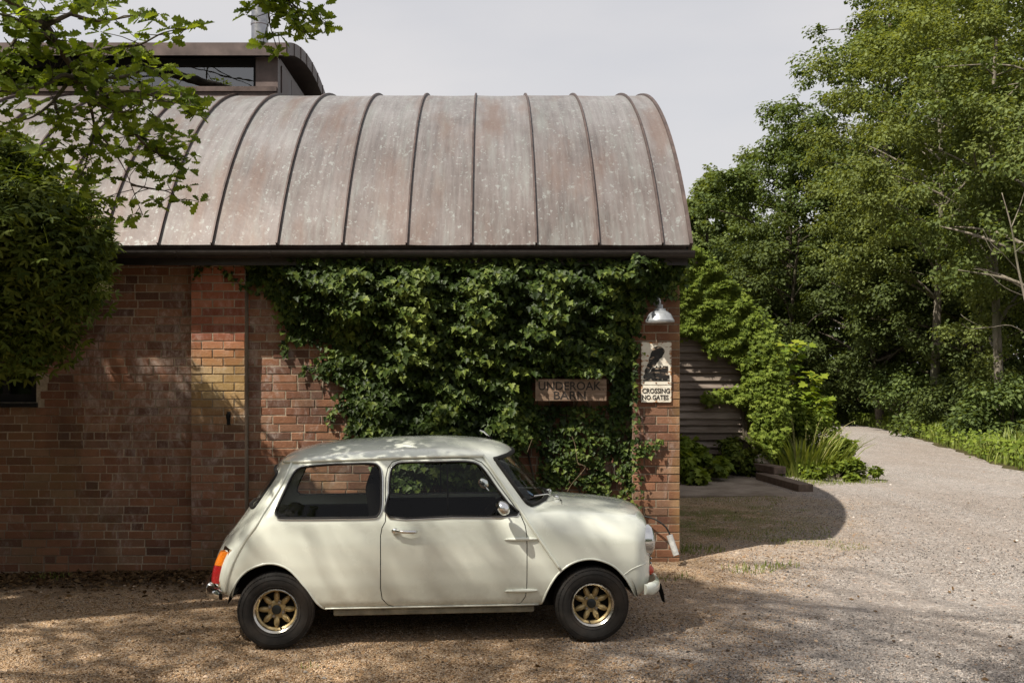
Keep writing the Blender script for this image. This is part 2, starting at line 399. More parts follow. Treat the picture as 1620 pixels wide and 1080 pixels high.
def brick_fn(t):
    p = t.pos(); xyz = t.sep(p)
    g = t.n('NewGeometry'); oi = t.n('ObjectInfo')
    r = t.math('FRACT', t.math('ADD', g.outputs['Random Per Island'], oi.outputs['Random']))
    base = t.ramp(r, [(0, (.075, .036, .026)), (.12, (.135, .056, .036)), (.30, (.20, .080, .044)), (.52, (.26, .112, .058)), (.70, (.31, .145, .08)), (.84, (.23, .118, .072)), (.93, (.33, .19, .115)), (1, (.10, .055, .05))])
    nz = t.noise(p, 26, 6, .7)
    c = t.mix(t.math('MULTIPLY', nz, .55), base, (.10, .045, .03))
    spk = t.math('GREATER_THAN', t.noise(p, 120, 2), .66)
    c = t.mix(t.math('MULTIPLY', spk, .35), c, (.42, .26, .16))
    c = t.mix(.22, c, (.15, .10, .068))
    # old limewash and lime run-off, streaked along the creeper traces
    q = t.scale(p, (1.0, 1.0, .45), rot=(0, R(38), 0))
    wz = t.noise(q, 4.6, 9, .76, 1.6)
    wb = t.noise(p, .85, 3, .5)
    wx = t.math('MULTIPLY', t.math('SUBTRACT', 1.0, t.math('MULTIPLY', t.math('ABSOLUTE', t.math('ADD', xyz[0], 2.9)), .75), clamp=True),
                t.math('SUBTRACT', 1.0, t.math('MULTIPLY', t.math('ABSOLUTE', t.math('SUBTRACT', xyz[2], 1.75)), .8), clamp=True))
    ws = t.math('ADD', wz, t.math('ADD', t.math('MULTIPLY', wb, .22), t.math('MULTIPLY', wx, .20)))
    lime = t.math('MULTIPLY', t.ramp(ws, [(.64, 0.0), (.82, 1.0)]), t.ramp(t.noise(t.scale(p, (1, 1, .6)), 17, 7, .75, .8), [(.42, 0.1), (.58, 1.0)]))
    c = t.mix(t.math('MULTIPLY', lime, .62), c, (.46, .40, .36))
    tr_ = t.math('MULTIPLY', t.math('SUBTRACT', 1.0, t.math('MULTIPLY', t.math('ABSOLUTE', t.math('ADD', xyz[0], 2.475)), 3.6), clamp=True), t.math('MULTIPLY_ADD', xyz[2], 3.0, -5.4, clamp=True))
    c = t.mix(t.math('MULTIPLY', t.math('GREATER_THAN', tr_, .05), t.math('MULTIPLY_ADD', nz, .8, .15, clamp=True)), c, t.mix(r, (.21, .052, .026), (.37, .115, .055)))
    # yellow-ochre lichen on the middle of the left pillar, algae low down
    py = t.math('MULTIPLY', t.math('SUBTRACT', 1.0, t.math('MULTIPLY', t.math('MULTIPLY', t.math('GREATER_THAN', t.math('ABSOLUTE', t.math('ADD', xyz[0], 2.475)), .255), 99.0), 1.0), clamp=True),
                t.math('SUBTRACT', 1.0, t.math('MULTIPLY', t.math('ABSOLUTE', t.math('SUBTRACT', xyz[2], 1.66)), 2.2), clamp=True))
    pr = t.math('MULTIPLY', t.math('MULTIPLY_ADD', xyz[0], 9.0, -14.2, clamp=True), t.math('MULTIPLY_ADD', t.noise(p, 3, 3), 2.0, -.6, clamp=True))
    py = t.math('MAXIMUM', t.math('MULTIPLY', py, t.math('MULTIPLY_ADD', t.noise(p, 5, 4), 3.2, -.25, clamp=True)), t.math('MULTIPLY', pr, .7))
    c = t.mix(t.math('MULTIPLY', py, .72, clamp=True), c, t.mix(r, (.33, .215, .075), (.44, .32, .14)))
    mo = t.math('MULTIPLY', t.ramp(t.noise(t.scale(p, (1, 1, .5)), 1.5, 6, .65), [(.50, 0.0), (.68, 1.0)]), t.math('MULTIPLY_ADD', xyz[2], -.55, 1.25, clamp=True))
    c = t.mix(t.math('MULTIPLY', mo, .55), c, (.11, .095, .035))
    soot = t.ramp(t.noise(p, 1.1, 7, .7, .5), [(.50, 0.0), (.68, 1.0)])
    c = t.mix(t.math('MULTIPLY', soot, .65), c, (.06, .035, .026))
    h = t.math('ADD', nz, t.math('MULTIPLY', t.noise(p, 70, 4), .5))
    t.bsdf(c, .92, 0, .15, t.bump(h, .006, .8))
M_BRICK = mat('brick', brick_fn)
def mortar_fn(t):
    p = t.pos(); nz = t.noise(p, 45, 5, .7); w = t.noise(p, 1.4, 4)
    c = t.mix(t.ramp(w, [(.4, 0.0), (.7, 1.0)]), t.ramp(nz, [(.3, (.25, .20, .145)), (.7, (.45, .38, .29))]), (.15, .115, .08))
    t.bsdf(c, .95, 0, .1, t.bump(nz, .006, .9))
M_MORTAR = mat('lime_mortar', mortar_fn)
def copper_fn(t):
    uv = t.n('UVMap').outputs[0]; p = t.pos()
    st = t.noise(t.scale(uv, (7, .35, 1)), 3, 6, .65); bl = t.noise(uv, 1.1, 5, .6); fine = t.noise(uv, 30, 4)
    oi = t.n('ObjectInfo').outputs['Random']
    vy = t.sep(uv)[1]
    k = t.math('ADD', t.math('MULTIPLY', st, .55), t.math('ADD', t.math('MULTIPLY', bl, .5), t.math('MULTIPLY', oi, .12)))
    warm = t.ramp(k, [(.36, (.052, .040, .037)), (.55, (.096, .076, .069)), (.74, (.140, .118, .110))])
    cool = t.ramp(k, [(.36, (.095, .088, .088)), (.55, (.155, .147, .148)), (.74, (.21, .203, .206))])
    c = t.mix(t.math('MULTIPLY_ADD', vy, .34, t.math('MULTIPLY_ADD', bl, .9, -.32), clamp=True), warm, cool)  # sky sheen painted in: paler and greyer copper higher up the vault
    # fine verdigris droppings
    sp = None
    for sc, th, seed in ((9.0, .085, 3.3), (17.0, .12, 0), (31.0, .16, 7.7)):
        u2 = t.scale(uv, (1.25, .80, 1), loc=(seed, seed * 2, 0))
        wob = t.n('Vector' + 'Math', operation='ADD'); t.l(u2, wob.inputs[0])
        nn = t.n('TexNoise'); t.l(uv, nn.inputs['Vector']); nn.inputs['Scale'].default_value = 28
        sc3 = t.n('VectorMath', operation='SCALE'); t.l(nn.outputs['Color'], sc3.inputs[0]); sc3.inputs['Scale'].default_value = .09
        t.l(sc3.outputs[0], wob.inputs[1])
        vn = t.n('TexVoronoi'); t.l(wob.outputs[0], vn.inputs['Vector']); vn.inputs['Scale'].default_value = sc
        cs = t.sep(vn.outputs['Color'])
        rad = t.math('MULTIPLY', cs[0], t.math('MULTIPLY', cs[1], th * 4.2))
        s1 = t.math('MULTIPLY_ADD', t.math('SUBTRACT', rad, vn.outputs['Distance']), 9.0, 0.05, clamp=True)
        s1 = t.math('MULTIPLY', s1, t.math('GREATER_THAN', cs[2], .22))
        sp = s1 if sp is None else t.math('MAXIMUM', sp, s1)
    drip = t.math('MULTIPLY', t.ramp(t.noise(t.scale(uv, (16, 1.1, 1)), 2.2, 4, .6), [(.58, 0.0), (.70, 1.0)]), t.ramp(t.noise(uv, 1.7, 3), [(.44, 0.0), (.60, 1.0)]))
    sp = t.math('MAXIMUM', sp, t.math('MULTIPLY', drip, .75))
    sp = t.math('MULTIPLY', sp, t.math('MULTIPLY_ADD', t.noise(uv, 40, 3), 1.6, -.2, clamp=True))
    c = t.mix(t.math('MULTIPLY', sp, .60), c, (.30, .335, .325))
    pat = t.math('MULTIPLY', t.ramp(t.noise(t.scale(uv, (4.5, .5, 1), loc=(3, 1, 0)), 1.6, 6, .68), [(.50, 0.0), (.70, 1.0)]), .55)
    c = t.mix(pat, c, (.19, .205, .195))
    rus = t.math('MULTIPLY', t.ramp(t.noise(t.scale(uv, (2.2, .45, 1), loc=(9, 4, 0)), 1.3, 5, .6), [(.50, 0.0), (.68, 1.0)]), .6)
    c = t.mix(rus, c, (.125, .08, .062))
    n1 = t.bump(bl, .05, .4); n2 = t.bump(fine, .002, .3, n1)
    t.bsdf(c, t.math('MULTIPLY_ADD', st, .25, .44), .28, .4, n2)
M_COP = mat('weathered_copper', copper_fn)
M_SEAM = plain('copper_seam', (.085, .060, .053), .5, .35, var=.4, scale=9)
M_FASC = plain('dark_copper', (.105, .078, .072), .5, .35, var=.35, scale=6)
M_GUT = plain('gutter_black', (.018, .014, .013), .45, 0, var=.4, scale=12)
M_FRAME = plain('black_frame', (.008, .008, .008), .65, 0, .2, var=.2)
M_STEEL = plain('stainless_steel', (.36, .36, .37), .3, 1.0, var=.2, scale=14)
M_ROOM = plain('dark_room', (.03, .028, .025), .9)
def glass_fn(tint, refl=1.0, rough=.0):
    def fn(t):
        tr = t.n('BsdfTransparent'); tr.inputs[0].default_value = (*tint, 1)
        gl = t.n('BsdfGlossy'); gl.inputs['Roughness'].default_value = rough
        nz = t.noise(t.obj(), 3, 2); t.l(t.bump(nz, .004, .15), gl.inputs['Normal'])
        fr = t.n('Fresnel'); fr.inputs[0].default_value = 1.5
        mx = t.n('MixShader'); t.l(t.math('MULTIPLY', fr.outputs[0], refl, clamp=True), mx.inputs[0])
        t.l(tr.outputs[0], mx.inputs[1]); t.l(gl.outputs[0], mx.inputs[2]); t.l(mx.outputs[0], t.out.inputs[0])
    return fn
M_GLASS = mat('clear_glass', glass_fn((.92, .94, .92), .45))
M_WGLASS = mat('window_glass', glass_fn((.35, .37, .36), 2.0))
# ------------------------------------------------------------------ ground
def warp(a, b, near, far_n):
    mid = np.linspace(-near, near, 61)
    return mid
def grid_sheet(name, xs, ys, zoff, material, kind='structure'):
    X, Y = np.meshgrid(xs, ys); Z = gz(X, Y) + zoff
    V = np.stack([X, Y, Z], -1).reshape(-1, 3); nx, ny = len(xs), len(ys)
    i = (np.arange(ny - 1)[:, None] * nx + np.arange(nx - 1)[None]).ravel()
    q = np.stack([i, i + 1, i + nx + 1, i + nx], 1)
    me = fast_mesh(name, V, q.ravel(), np.arange(len(q)) * 4)
    o = link_mesh(name, me, material, smooth=True); tag(o, kind=kind); return o
gx = np.concatenate([-np.geomspace(600, 14, 16), np.linspace(-12, 20, 65), np.geomspace(22, 600, 16)])
gy = np.concatenate([-np.geomspace(400, 6, 12), np.linspace(-5, 50, 111), np.geomspace(52, 900, 18)])
ground = grid_sheet('ground', gx, gy, -.012, M_SOIL)
tag(ground, 'dark woodland soil reaching under the trees', None)
# gravel forecourt running into the lane
LANE_L = [(-9, -4), (-9, 9.3), (1.75, 9.3), (1.75, 17.2), (4.6, 17.2), (5.2, 18.6), (6.6, 21.5), (8.2, 25.5), (9.7, 30), (9.9, 34), (7.5, 37.5), (3, 40)]
LANE_R = [(15, -4), (11.5, 8), (10.0, 13), (9.25, 17.4), (10.0, 21), (11.0, 25), (12.1, 30), (12.6, 34.5), (11.8, 38.5), (9, 41.5), (3, 44)]
def lane_poly():
    L = [tuple(p) for p in LANE_L]
    Rr = [(p.x, p.y) for p in catmull(LANE_R, 8)]
    rr = random.Random(3)
    Rr = [(x + rr.uniform(-.12, .12), y) for x, y in Rr]
    return L + Rr[::-1]
def inside(poly, x, y):
    x = np.asarray(x); y = np.asarray(y); r = np.zeros(x.shape, bool); n = len(poly)
    for i in range(n):
        x1, y1 = poly[i]; x2, y2 = poly[(i + 1) % n]
        if y1 == y2: continue
        c = ((y1 > y) != (y2 > y)) & (x < (x2 - x1) * (y - y1) / (y2 - y1) + x1); r ^= c
    return r
LP = lane_poly()
def lane_sheet():
    xs = np.arange(-8.75, 15, .5); ys = np.arange(-3.75, 44, .5)
    X, Y = np.meshgrid(xs, ys); ok = inside(LP, X, Y)
    pts = [Vector(p) for p in LP] + [Vector((a, b)) for a, b in zip(X[ok], Y[ok])]
    v, e, f, *_ = delaunay_2d_cdt(pts, [], [list(range(len(LP)))], 1, 1e-4)
    o = mesh('gravel_lane', [(p.x, p.y, gzf(p.x, p.y)) for p in v], [tuple(q) for q in f], M_GRAVEL, smooth=True)
    tag(o, 'gravel forecourt running into a pale gravel lane', None, kind='structure')
lane_sheet()
# loose pebbles, nearest ones as geometry
def pebbles(n):
    y = 5.3 + 8.5 * rng.random(n) ** 2.0; x = (rng.random(n) * 1.16 - .55) * y * 1.02
    keep = ((y < 8.95) | (x > 1.8)) & (x < 8.0) & ~((x < -.9) & (y > 7.9) & (rng.random(n) < .8))
    x, y = x[keep], y[keep]; n = len(x)
    s = .0042 + .0042 * rng.random(n) ** 2 + .004 * (rng.random(n) > .96)
    t = np.array([(1, 0, 0), (0, 1, 0), (-1, 0, 0), (0, -1, 0), (0, 0, .62), (0, 0, -.6)], float)
    jit = t[None] * (.7 + .6 * rng.random((n, 6, 1))) + (rng.random((n, 6, 3)) - .5) * .35
    a = rng.random(n) * 6.28; c, sn = np.cos(a), np.sin(a)
    V = np.stack([jit[..., 0] * c[:, None] - jit[..., 1] * sn[:, None], jit[..., 0] * sn[:, None] + jit[..., 1] * c[:, None], jit[..., 2]], -1) * s[:, None, None]
    V += np.stack([x, y, gz(x, y) + s * .25], -1)[:, None]
    tf = np.array([(0, 1, 4), (1, 2, 4), (2, 3, 4), (3, 0, 4), (1, 0, 5), (2, 1, 5), (3, 2, 5), (0, 3, 5)])
    lp = (tf.ravel()[None] + np.arange(n)[:, None] * 6).ravel()
    me = fast_mesh('loose_pebbles', V.reshape(-1, 3), lp, np.arange(n * 8) * 3, np.repeat(rng.random(n), 6))
    o = link_mesh('loose_pebbles', me, M_PEB); tag(o, 'loose brown and grey pebbles scattered over the forecourt', 'gravel', kind='stuff')
pebbles(118000)
def stones():
    n = 1500; y = 5.3 + 12 * rng.random(n) ** 1.6; x = (rng.random(n) * 1.16 - .55) * y; ok = ((y < 8.8) | (x > 2.0)) & (x < 9); x, y = x[ok], y[ok]; n = len(x)
    P = np.stack([x, y, gz(x, y) + .001], 1); tv = [(1, 0, 0), (.3, .9, .1), (-.8, .5, 0), (-.7, -.6, .1), (.4, -.9, 0), (.1, .1, .75)]
    o = link_mesh('larger_stones', cloud(P, rdir(n) * np.array([1, 1, .1]), np.array([0, 0, 1.]) + rng.normal(0, .15, (n, 3)), rng.uniform(.008, .019, n), tv, [(0, 1, 5), (1, 2, 5), (2, 3, 5), (3, 4, 5), (4, 0, 5)]), M_PEB)
    tag(o, 'bigger stones strewn thinly over the gravel', 'stones', kind='stuff')
    n = 420; y = 5.4 + 9 * rng.random(n) ** 1.5; x = (rng.random(n) * 1.1 - .55) * y; ok = (y < 8.8) | (x > 2.0); x, y = x[ok], y[ok]; n = len(x)
    o = link_mesh('fallen_leaves', cloud(np.stack([x, y, gz(x, y) + .008], 1), rdir(n) * np.array([1, 1, .2]), np.array([0, 0, 1.]) + rng.normal(0, .35, (n, 3)), rng.uniform(.02, .045, n), *LEAF), L_DRY)
    tag(o, 'single dry leaves blown over the gravel', 'leaves', kind='stuff')
stones()

# ------------------------------------------------------------------ barn
YW, YP = 9.10, 9.00                       # brick face of the panels / of the pillars
DE, ZE = 8.76, 2.89                       # eaves
RC, RY, RZ = 4.87, 12.89, .32             # vault: radius and centre
PHI = R(58.1)
BX0, BX1 = -9.0, 1.703
barn = empty('barn', (0, YW, 0), 0, 'long red brick barn with a curved brown copper vault roof', 'barn')
def bp(o):                                # parent to the barn keeping world coordinates
    o.parent = barn; o.matrix_parent_inverse = Matrix.Translation((0, -YW, 0)); return o
PL0, PL1 = -2.722, -2.229
PR0 = 1.269
COURSE = .0752; Z00 = -.20
WX0, WX1, WZ0, WZ1 = -5.7, -4.165, 1.50, 2.62      # window opening in the left panel
def brick_mesh(L, H, D=.035, seed=0, jit=.0018):
    rr = random.Random(seed); b = .0035
    V = []
    for (dx, dz, y) in [(0, 0, D), (0, 0, .004), (b, b, 0)]:
        for sx, sz in ((-1, -1), (1, -1), (1, 1), (-1, 1)):
            V.append((sx * (L / 2 - dx) + rr.uniform(-jit, jit), y + rr.uniform(-.0012, .0012), sz * (H / 2 - dz) + rr.uniform(-jit, jit)))
    Fc = [(8, 9, 10, 11)]
    for r0 in (0, 4):
        for k in range(4): Fc.append((r0 + k, r0 + (k + 1) % 4, r0 + 4 + (k + 1) % 4, r0 + 4 + k))
    return V, Fc
def courses(x0, x1, ztop, seed, kind):
    rr = random.Random(seed); out = []; i = 0; z = Z00
    while z + COURSE < ztop:
        x = x0; row = []
        if kind == 'pillar':
            pat = [.225, .225, .1125] if i % 2 == 0 else [.1125, .225, .225]
            k = (x1 - x0) / sum(pat[:3]); row = [w * k for w in pat]
            if x1 - x0 < .46:
                pat = [.225, .225] if i % 2 == 0 else [.1125, .225, .1125]
                k = (x1 - x0) / sum(pat); row = [w * k for w in pat]
        else:
            first = [.225, .1125, .17, .06][i % 4] if i % 6 != 5 else .1125
            row.append(first); tot = first
            while tot < x1 - x0 - .03:
                w = .1125 if rr.random() < .22 else .225
                w *= rr.uniform(.97, 1.03)
                w = min(w, x1 - x0 - tot)
                row.append(w); tot += w
        for w in row:
            if w > .035: out.append((x + w / 2, z + COURSE / 2, w - .0100))
            x += w
        z += COURSE; i += 1
    return out
walls = []
panels = [('wall_panel', BX0, PL0, YW, 2.86, 1, 'panel'), ('pillar', PL0, PL1, YP, 2.84, 2, 'pillar'),
          ('wall_panel', PL1, PR0, YW, 2.86, 3, 'panel'), ('pillar', PR0, BX1, YP, 2.84, 4, 'pillar')]
bvar = []
for k in range(5):
    V, Fc = brick_mesh(.215, .0668, seed=k)
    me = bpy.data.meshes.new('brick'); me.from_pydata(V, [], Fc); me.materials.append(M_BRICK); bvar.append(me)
singles = []; rest = {}
wall_objs = []
for wi, (nm, x0, x1, yf, zt, sd, kd) in enumerate(panels):
    mb = MB()
    if wi == 0:       # panel with the window opening
        mb.box(x0, WX0, yf + .005, yf + .30, -.4, zt); mb.box(WX1, x1, yf + .005, yf + .30, -.4, zt)
        mb.box(WX0, WX1, yf + .005, yf + .30, -.4, WZ0); mb.box(WX0, WX1, yf + .005, yf + .30, WZ1, zt)
    else:
        mb.box(x0 + (.001 if kd == 'panel' else .003), x1 - (.001 if kd == 'panel' else .003), yf + .005, yf + .32, -.4, zt)
    wo_ = bp(mb.build(nm, M_MORTAR, fix=False)); wall_objs.append(wo_)
    rest[wi] = MB()
    for j, (bx, bz, bl) in enumerate(courses(x0, x1, zt, sd, kd)):
        if wi == 0 and bx + bl / 2 > WX0 and bx - bl / 2 < WX1 and bz > WZ0 - .02 and bz < WZ1 + .02:
            if bx - bl / 2 >= WX1 - .1:
                d = bx + bl / 2; bl = d - WX1 - .004
                if bl < .04: continue
                bx = d - bl / 2
            else: continue
        px, py = to_px((bx, yf, bz))
        pr = 0
        if kd == 'pillar' and wi == 1 and 410 < py < 900: pr = 4
        elif kd == 'pillar' and wi == 3 and 505 < py < 870: pr = 4
        elif wi == 2 and px < 400 + (py - 470) * .75 and px < 560 and 480 < py < 760: pr = 3
        elif wi == 2 and ((820 < px < 852 and 700 < py < 760)): pr = 3
        elif wi == 0 and 150 < px < 302 and 420 < py < 905: pr = 2 + (px / 1000)
        singles.append((pr, wi, bx, yf, bz, bl, j))
singles.sort(key=lambda s: -s[0])
for n_, (pr, wi, bx, yf, bz, bl, j) in enumerate(singles):
    rr = random.Random(j * 7 + wi)
    dy = rr.uniform(-.003, .003) - (.004 if rr.random() < .06 else 0)
    if n_ < 300 and pr > 0:
        o = bpy.data.objects.new('brick', bvar[j % 5]); COL.objects.link(o)
        o.location = (bx, yf + dy, bz); o.scale = (bl / .215, 1, 1); o.rotation_euler = (0, rr.uniform(-.006, .006), 0)
        o.parent = wall_objs[wi]; o.matrix_parent_inverse = Matrix.Identity(4)
    else:
        V, Fc = brick_mesh(bl, .0668, seed=j % 50)
        rest[wi].add([(v[0] + bx, v[1] + yf + dy, v[2] + bz) for v in V], Fc)
for wi in rest:
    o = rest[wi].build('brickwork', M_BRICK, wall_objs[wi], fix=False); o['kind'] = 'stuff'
# end gable and rear wall
def vault_z(y): return RZ + math.sqrt(max(0, RC * RC - (y - RY) ** 2))
g0 = [(YP + .05, -.4)] + [(yy, vault_z(yy) - .10) for yy in np.linspace(YP + .05, 2 * RY - YP - .05, 24)] + [(2 * RY - YP - .05, -.4)]
gable = bp(MB().prism(g0, BX1 - .30, BX1 - .012, 'x').build('gable_wall', M_MORTAR))
gb = MB(); z = Z00; i = 0
while z < 4.9:
    y = YP + .34 - (.1 if i % 2 else 0)
    while y < 2 * RY - YP - .3:
        if vault_z(y) - .22 > z + COURSE and vault_z(y + .22) - .22 > z + COURSE:
            gb.box(BX1 - .012, BX1 - .004, y, y + .213, z, z + .065)
        y += .225
    z += COURSE; i += 1
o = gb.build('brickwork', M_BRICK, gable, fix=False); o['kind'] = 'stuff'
bp(MB().box(BX0, BX1 - .31, 2 * RY - YP - .35, 2 * RY - YP - .05, -.4, 2.85).build('rear_wall', M_MORTAR))
bp(MB().box(BX0, BX1 - .31, YW + .8, YW + 1.0, -.35, 2.7).build('inner_wall', M_ROOM))
# roof panels and standing seams
seam_px = [1048, 947, 848, 745, 643, 541, 438, 335, 250, 162, 76, -10, -95, -180]
xs_ = [1.742] + [(p - CX) / F_PX * DE for p in seam_px]
while xs_[-1] > -8.6: xs_.append(xs_[-1] - .49)
NSEG = 44
phis = [PHI - 2 * PHI * k / NSEG for k in range(NSEG + 1)]
def arc(rad, ph): return (RY - rad * math.sin(ph), RZ + rad * math.cos(ph))
roof_root = bp(MB().build('roof', M_COP, fix=False)) if False else None
def arc_strip(name, x0, x1, r0, r1, material, ph=phis, dish=0.0):
    nx = 7 if dish else 2; V = []; Fc = []; UV = []
    for k, p in enumerate(ph):
        for i in range(nx):
            u = i / (nx - 1); X = x0 + (x1 - x0) * u
            rr_ = r1 - dish * (1 - (2 * u - 1) ** 2) * (1 + .5 * math.sin(k * .9 + x0 * 7))
            a = arc(rr_, p); V.append((X, a[0], a[1])); UV.append((X, RC * (PHI - p)))
    m = len(ph) * nx
    for k, p in enumerate(ph):
        for i in range(nx):
            X = x0 + (x1 - x0) * i / (nx - 1); a = arc(r0, p); V.append((X, a[0], a[1])); UV.append((X, RC * (PHI - p)))
    def q(k, i, s): return s * m + k * nx + i
    for k in range(len(ph) - 1):
        for i in range(nx - 1):
            Fc.append((q(k, i, 0), q(k, i + 1, 0), q(k + 1, i + 1, 0), q(k + 1, i, 0)))
            Fc.append((q(k, i, 1), q(k + 1, i, 1), q(k + 1, i + 1, 1), q(k, i + 1, 1)))
        Fc.append((q(k, 0, 0), q(k + 1, 0, 0), q(k + 1, 0, 1), q(k, 0, 1)))
        Fc.append((q(k, nx - 1, 0), q(k, nx - 1, 1), q(k + 1, nx - 1, 1), q(k + 1, nx - 1, 0)))
    for k in (0, len(ph) - 1):
        for i in range(nx - 1):
            f_ = (q(k, i, 0), q(k, i, 1), q(k, i + 1, 1), q(k, i + 1, 0)); Fc.append(f_ if k == 0 else f_[::-1])
    me = bpy.data.meshes.new(name); me.from_pydata(V, [], Fc); me.update()
    uvl = me.uv_layers.new(name='UVMap'); li = np.zeros(len(me.loops), np.int32); me.loops.foreach_get('vertex_index', li)
    uvl.data.foreach_set('uv', np.array(UV, np.float32)[li].ravel())
    return link_mesh(name, me, material, smooth=True, angle=40)
roof = bp(arc_strip('roof', BX0, 1.715, RC - .16, RC - .03, M_FASC))
def rp(o): o.parent = roof; return o
for a, b in zip(xs_[:-1], xs_[1:]): rp(arc_strip('roof_panel', b + .004, a - .004, RC - .028, RC, M_COP, dish=.006))
for X in xs_[1:]:
    rp(arc_strip('standing_seam', X - .0075, X + .0075, RC - .02, RC + .028, M_SEAM))
rp(arc_strip('verge_trim', 1.742 - .004, 1.768, RC - .17, RC + .022, M_SEAM))
# gutter: an open half-round trough under the eaves, with brackets
gp = [(DE - .02 - .062 * math.cos(a), ZE - .055 - .062 * math.sin(a)) for a in np.linspace(0, math.pi, 11)]
gpi = [(DE - .02 - .056 * math.cos(a), ZE - .055 - .056 * math.sin(a)) for a in np.linspace(math.pi, 0, 11)]
gut = bp(MB().prism(gp + gpi, BX0, 1.775, 'x').build('gutter', M_GUT))
for X in np.arange(-8.5, 1.7, .82):
    br = [(DE - .02 - .068 * math.cos(a), ZE - .055 - .068 * math.sin(a)) for a in np.linspace(0, math.pi, 9)]
    MB().prism(br + [(DE + .06, ZE - .06), (DE - .07, ZE - .06)], X - .012, X + .012, 'x').build('gutter_bracket', M_GUT, gut)
bp(MB().box(BX0, 1.735, DE + .055, DE + .08, ZE - .17, ZE - .02).build('fascia_board', M_GUT))
bp(MB().box(BX0, 1.73, DE + .082, YW + .1, ZE - .10, ZE - .075).build('soffit', M_GUT))
# left window
win = bp(MB().box(WX0, WX1, YW + .06, YW + .12, WZ0, WZ0 + .075).box(WX0, WX1, YW + .06, YW + .12, WZ1 - .07, WZ1)
         .box(WX0, WX0 + .07, YW + .06, YW + .12, WZ0 + .0755, WZ1 - .0705).box(WX1 - .07, WX1, YW + .06, YW + .12, WZ0 + .0755, WZ1 - .0705)
         .box(-4.50, -4.44, YW + .06, YW + .12, WZ0 + .0755, WZ1 - .0705).build('window', M_FRAME, fix=False))
MB().box(WX0 + .07, -4.502, YW + .085, YW + .095, WZ0 + .07, WZ1 - .07).build('pane', M_WGLASS, win)
MB().box(-4.438, WX1 - .07, YW + .085, YW + .095, WZ0 + .07, WZ1 - .07).build('pane', M_WGLASS, win)
MB().box(WX0 - .03, WX1 + .015, YW - .03, YW + .058, WZ0 - .045, WZ0 - .004).build('sill', M_FRAME, win, bevel=.004)
# iron pintle on the pillar
bp(MB().tube([(-2.376, YP + .02, 1.36), (-2.376, YP - .05, 1.36), (-2.376, YP - .055, 1.40)], .012, 8).box(-2.392, -2.362, YP - .012, YP + .01, 1.30, 1.42).build('iron_pintle', M_FRAME))
# roof lantern (clerestory) on the ridge
lan = bp(MB().box(BX0, -2.47, 11.62, 14.2, 4.70, 5.45).build('roof_lantern', M_FASC))
LY0, LY1 = 11.36, 14.5
LR = 4.6; LCY = (LY0 + LY1) / 2; LCZ = 5.50 - math.sqrt(LR ** 2 - ((LY1 - LY0) / 2) ** 2) + .05
lp = [(y, LCZ + math.sqrt(LR ** 2 - (y - LCY) ** 2)) for y in np.linspace(LY0, LY1, 25)]
lq = [(y, z - .15) for y, z in lp[::-1]]
MB().prism(lp + lq, BX0, -2.33, 'x').build('lantern_roof', M_FASC, lan, smooth=True, angle=30)
for k in range(3, 24, 3):
    y, z_ = lp[k]; MB().box(-2.332, -2.322, y - .012, y + .012, z_ - .15, z_ - .004).build('verge_seam', M_SEAM, lan)
MB().prism([(LY0 - .015, 5.40), (LY0 - .015, 5.54), (LY0 - .002, 5.54), (LY0 - .002, 5.40)], BX0, -2.345, 'x').build('lantern_fascia', M_FASC, lan)
MB().box(BX0, -2.475, 11.44, 11.61, 5.02, 5.075).build('lantern_sill', M_SEAM, lan)
MB().box(-2.72, -2.465, 11.47, 11.612, 4.84, 5.42).build('corner_panel', M_FASC, lan)
MB().box(BX0, -2.48, 11.46, 11.608, 4.80, 5.018).build('flashing', M_SEAM, lan)
for k, (ya, yb) in enumerate(((11.66, 12.2), (12.22, 12.9), (12.92, 13.6))):
    MB().box(-2.469, -2.455, ya, yb, 4.75, 5.38).build('cheek_panel', M_FASC, lan)
wl_ = MB().box(BX0, -2.73, 11.55, 11.60, 5.34, 5.42).box(BX0, -2.73, 11.55, 11.60, 5.077, 5.10)
for X in (-8, -6.2, -4.5, -2.765): wl_.box(X, X + .03, 11.552, 11.598, 5.1005, 5.3395)
lw = wl_.build('lantern_window', M_FRAME, lan, fix=False)
MB().box(BX0, -2.74, 11.57, 11.58, 5.095, 5.345).build('pane', mat('lantern_glass', glass_fn((.25, .27, .26), 5.0)), lw)
MB().box(-3.02, -2.93, 11.585, 11.60, 5.10, 5.34).build('timber_post', plain('pine', (.45, .30, .13), .6), lw)
# stainless flue
fx = (411 - CX) / F_PX * 12.6
fl = bp(MB().lathe([(.105, 5.3), (.105, 7.4), (.09, 7.4)], 28, 'z', (fx, 12.6, 0)).build('flue', M_STEEL, smooth=True, angle=40))
for z_ in (6.18, 6.9): MB().lathe([(.107, z_), (.113, z_ + .006), (.113, z_ + .03), (.107, z_ + .036)], 28, 'z', (fx, 12.6, 0)).build('clamp_band', M_STEEL, fl, smooth=True, angle=40)
MB().lathe([(.16, 5.60), (.12, 5.68), (.107, 5.75)], 28, 'z', (fx, 12.6, 0)).build('flue_collar', M_FASC, fl, smooth=True)

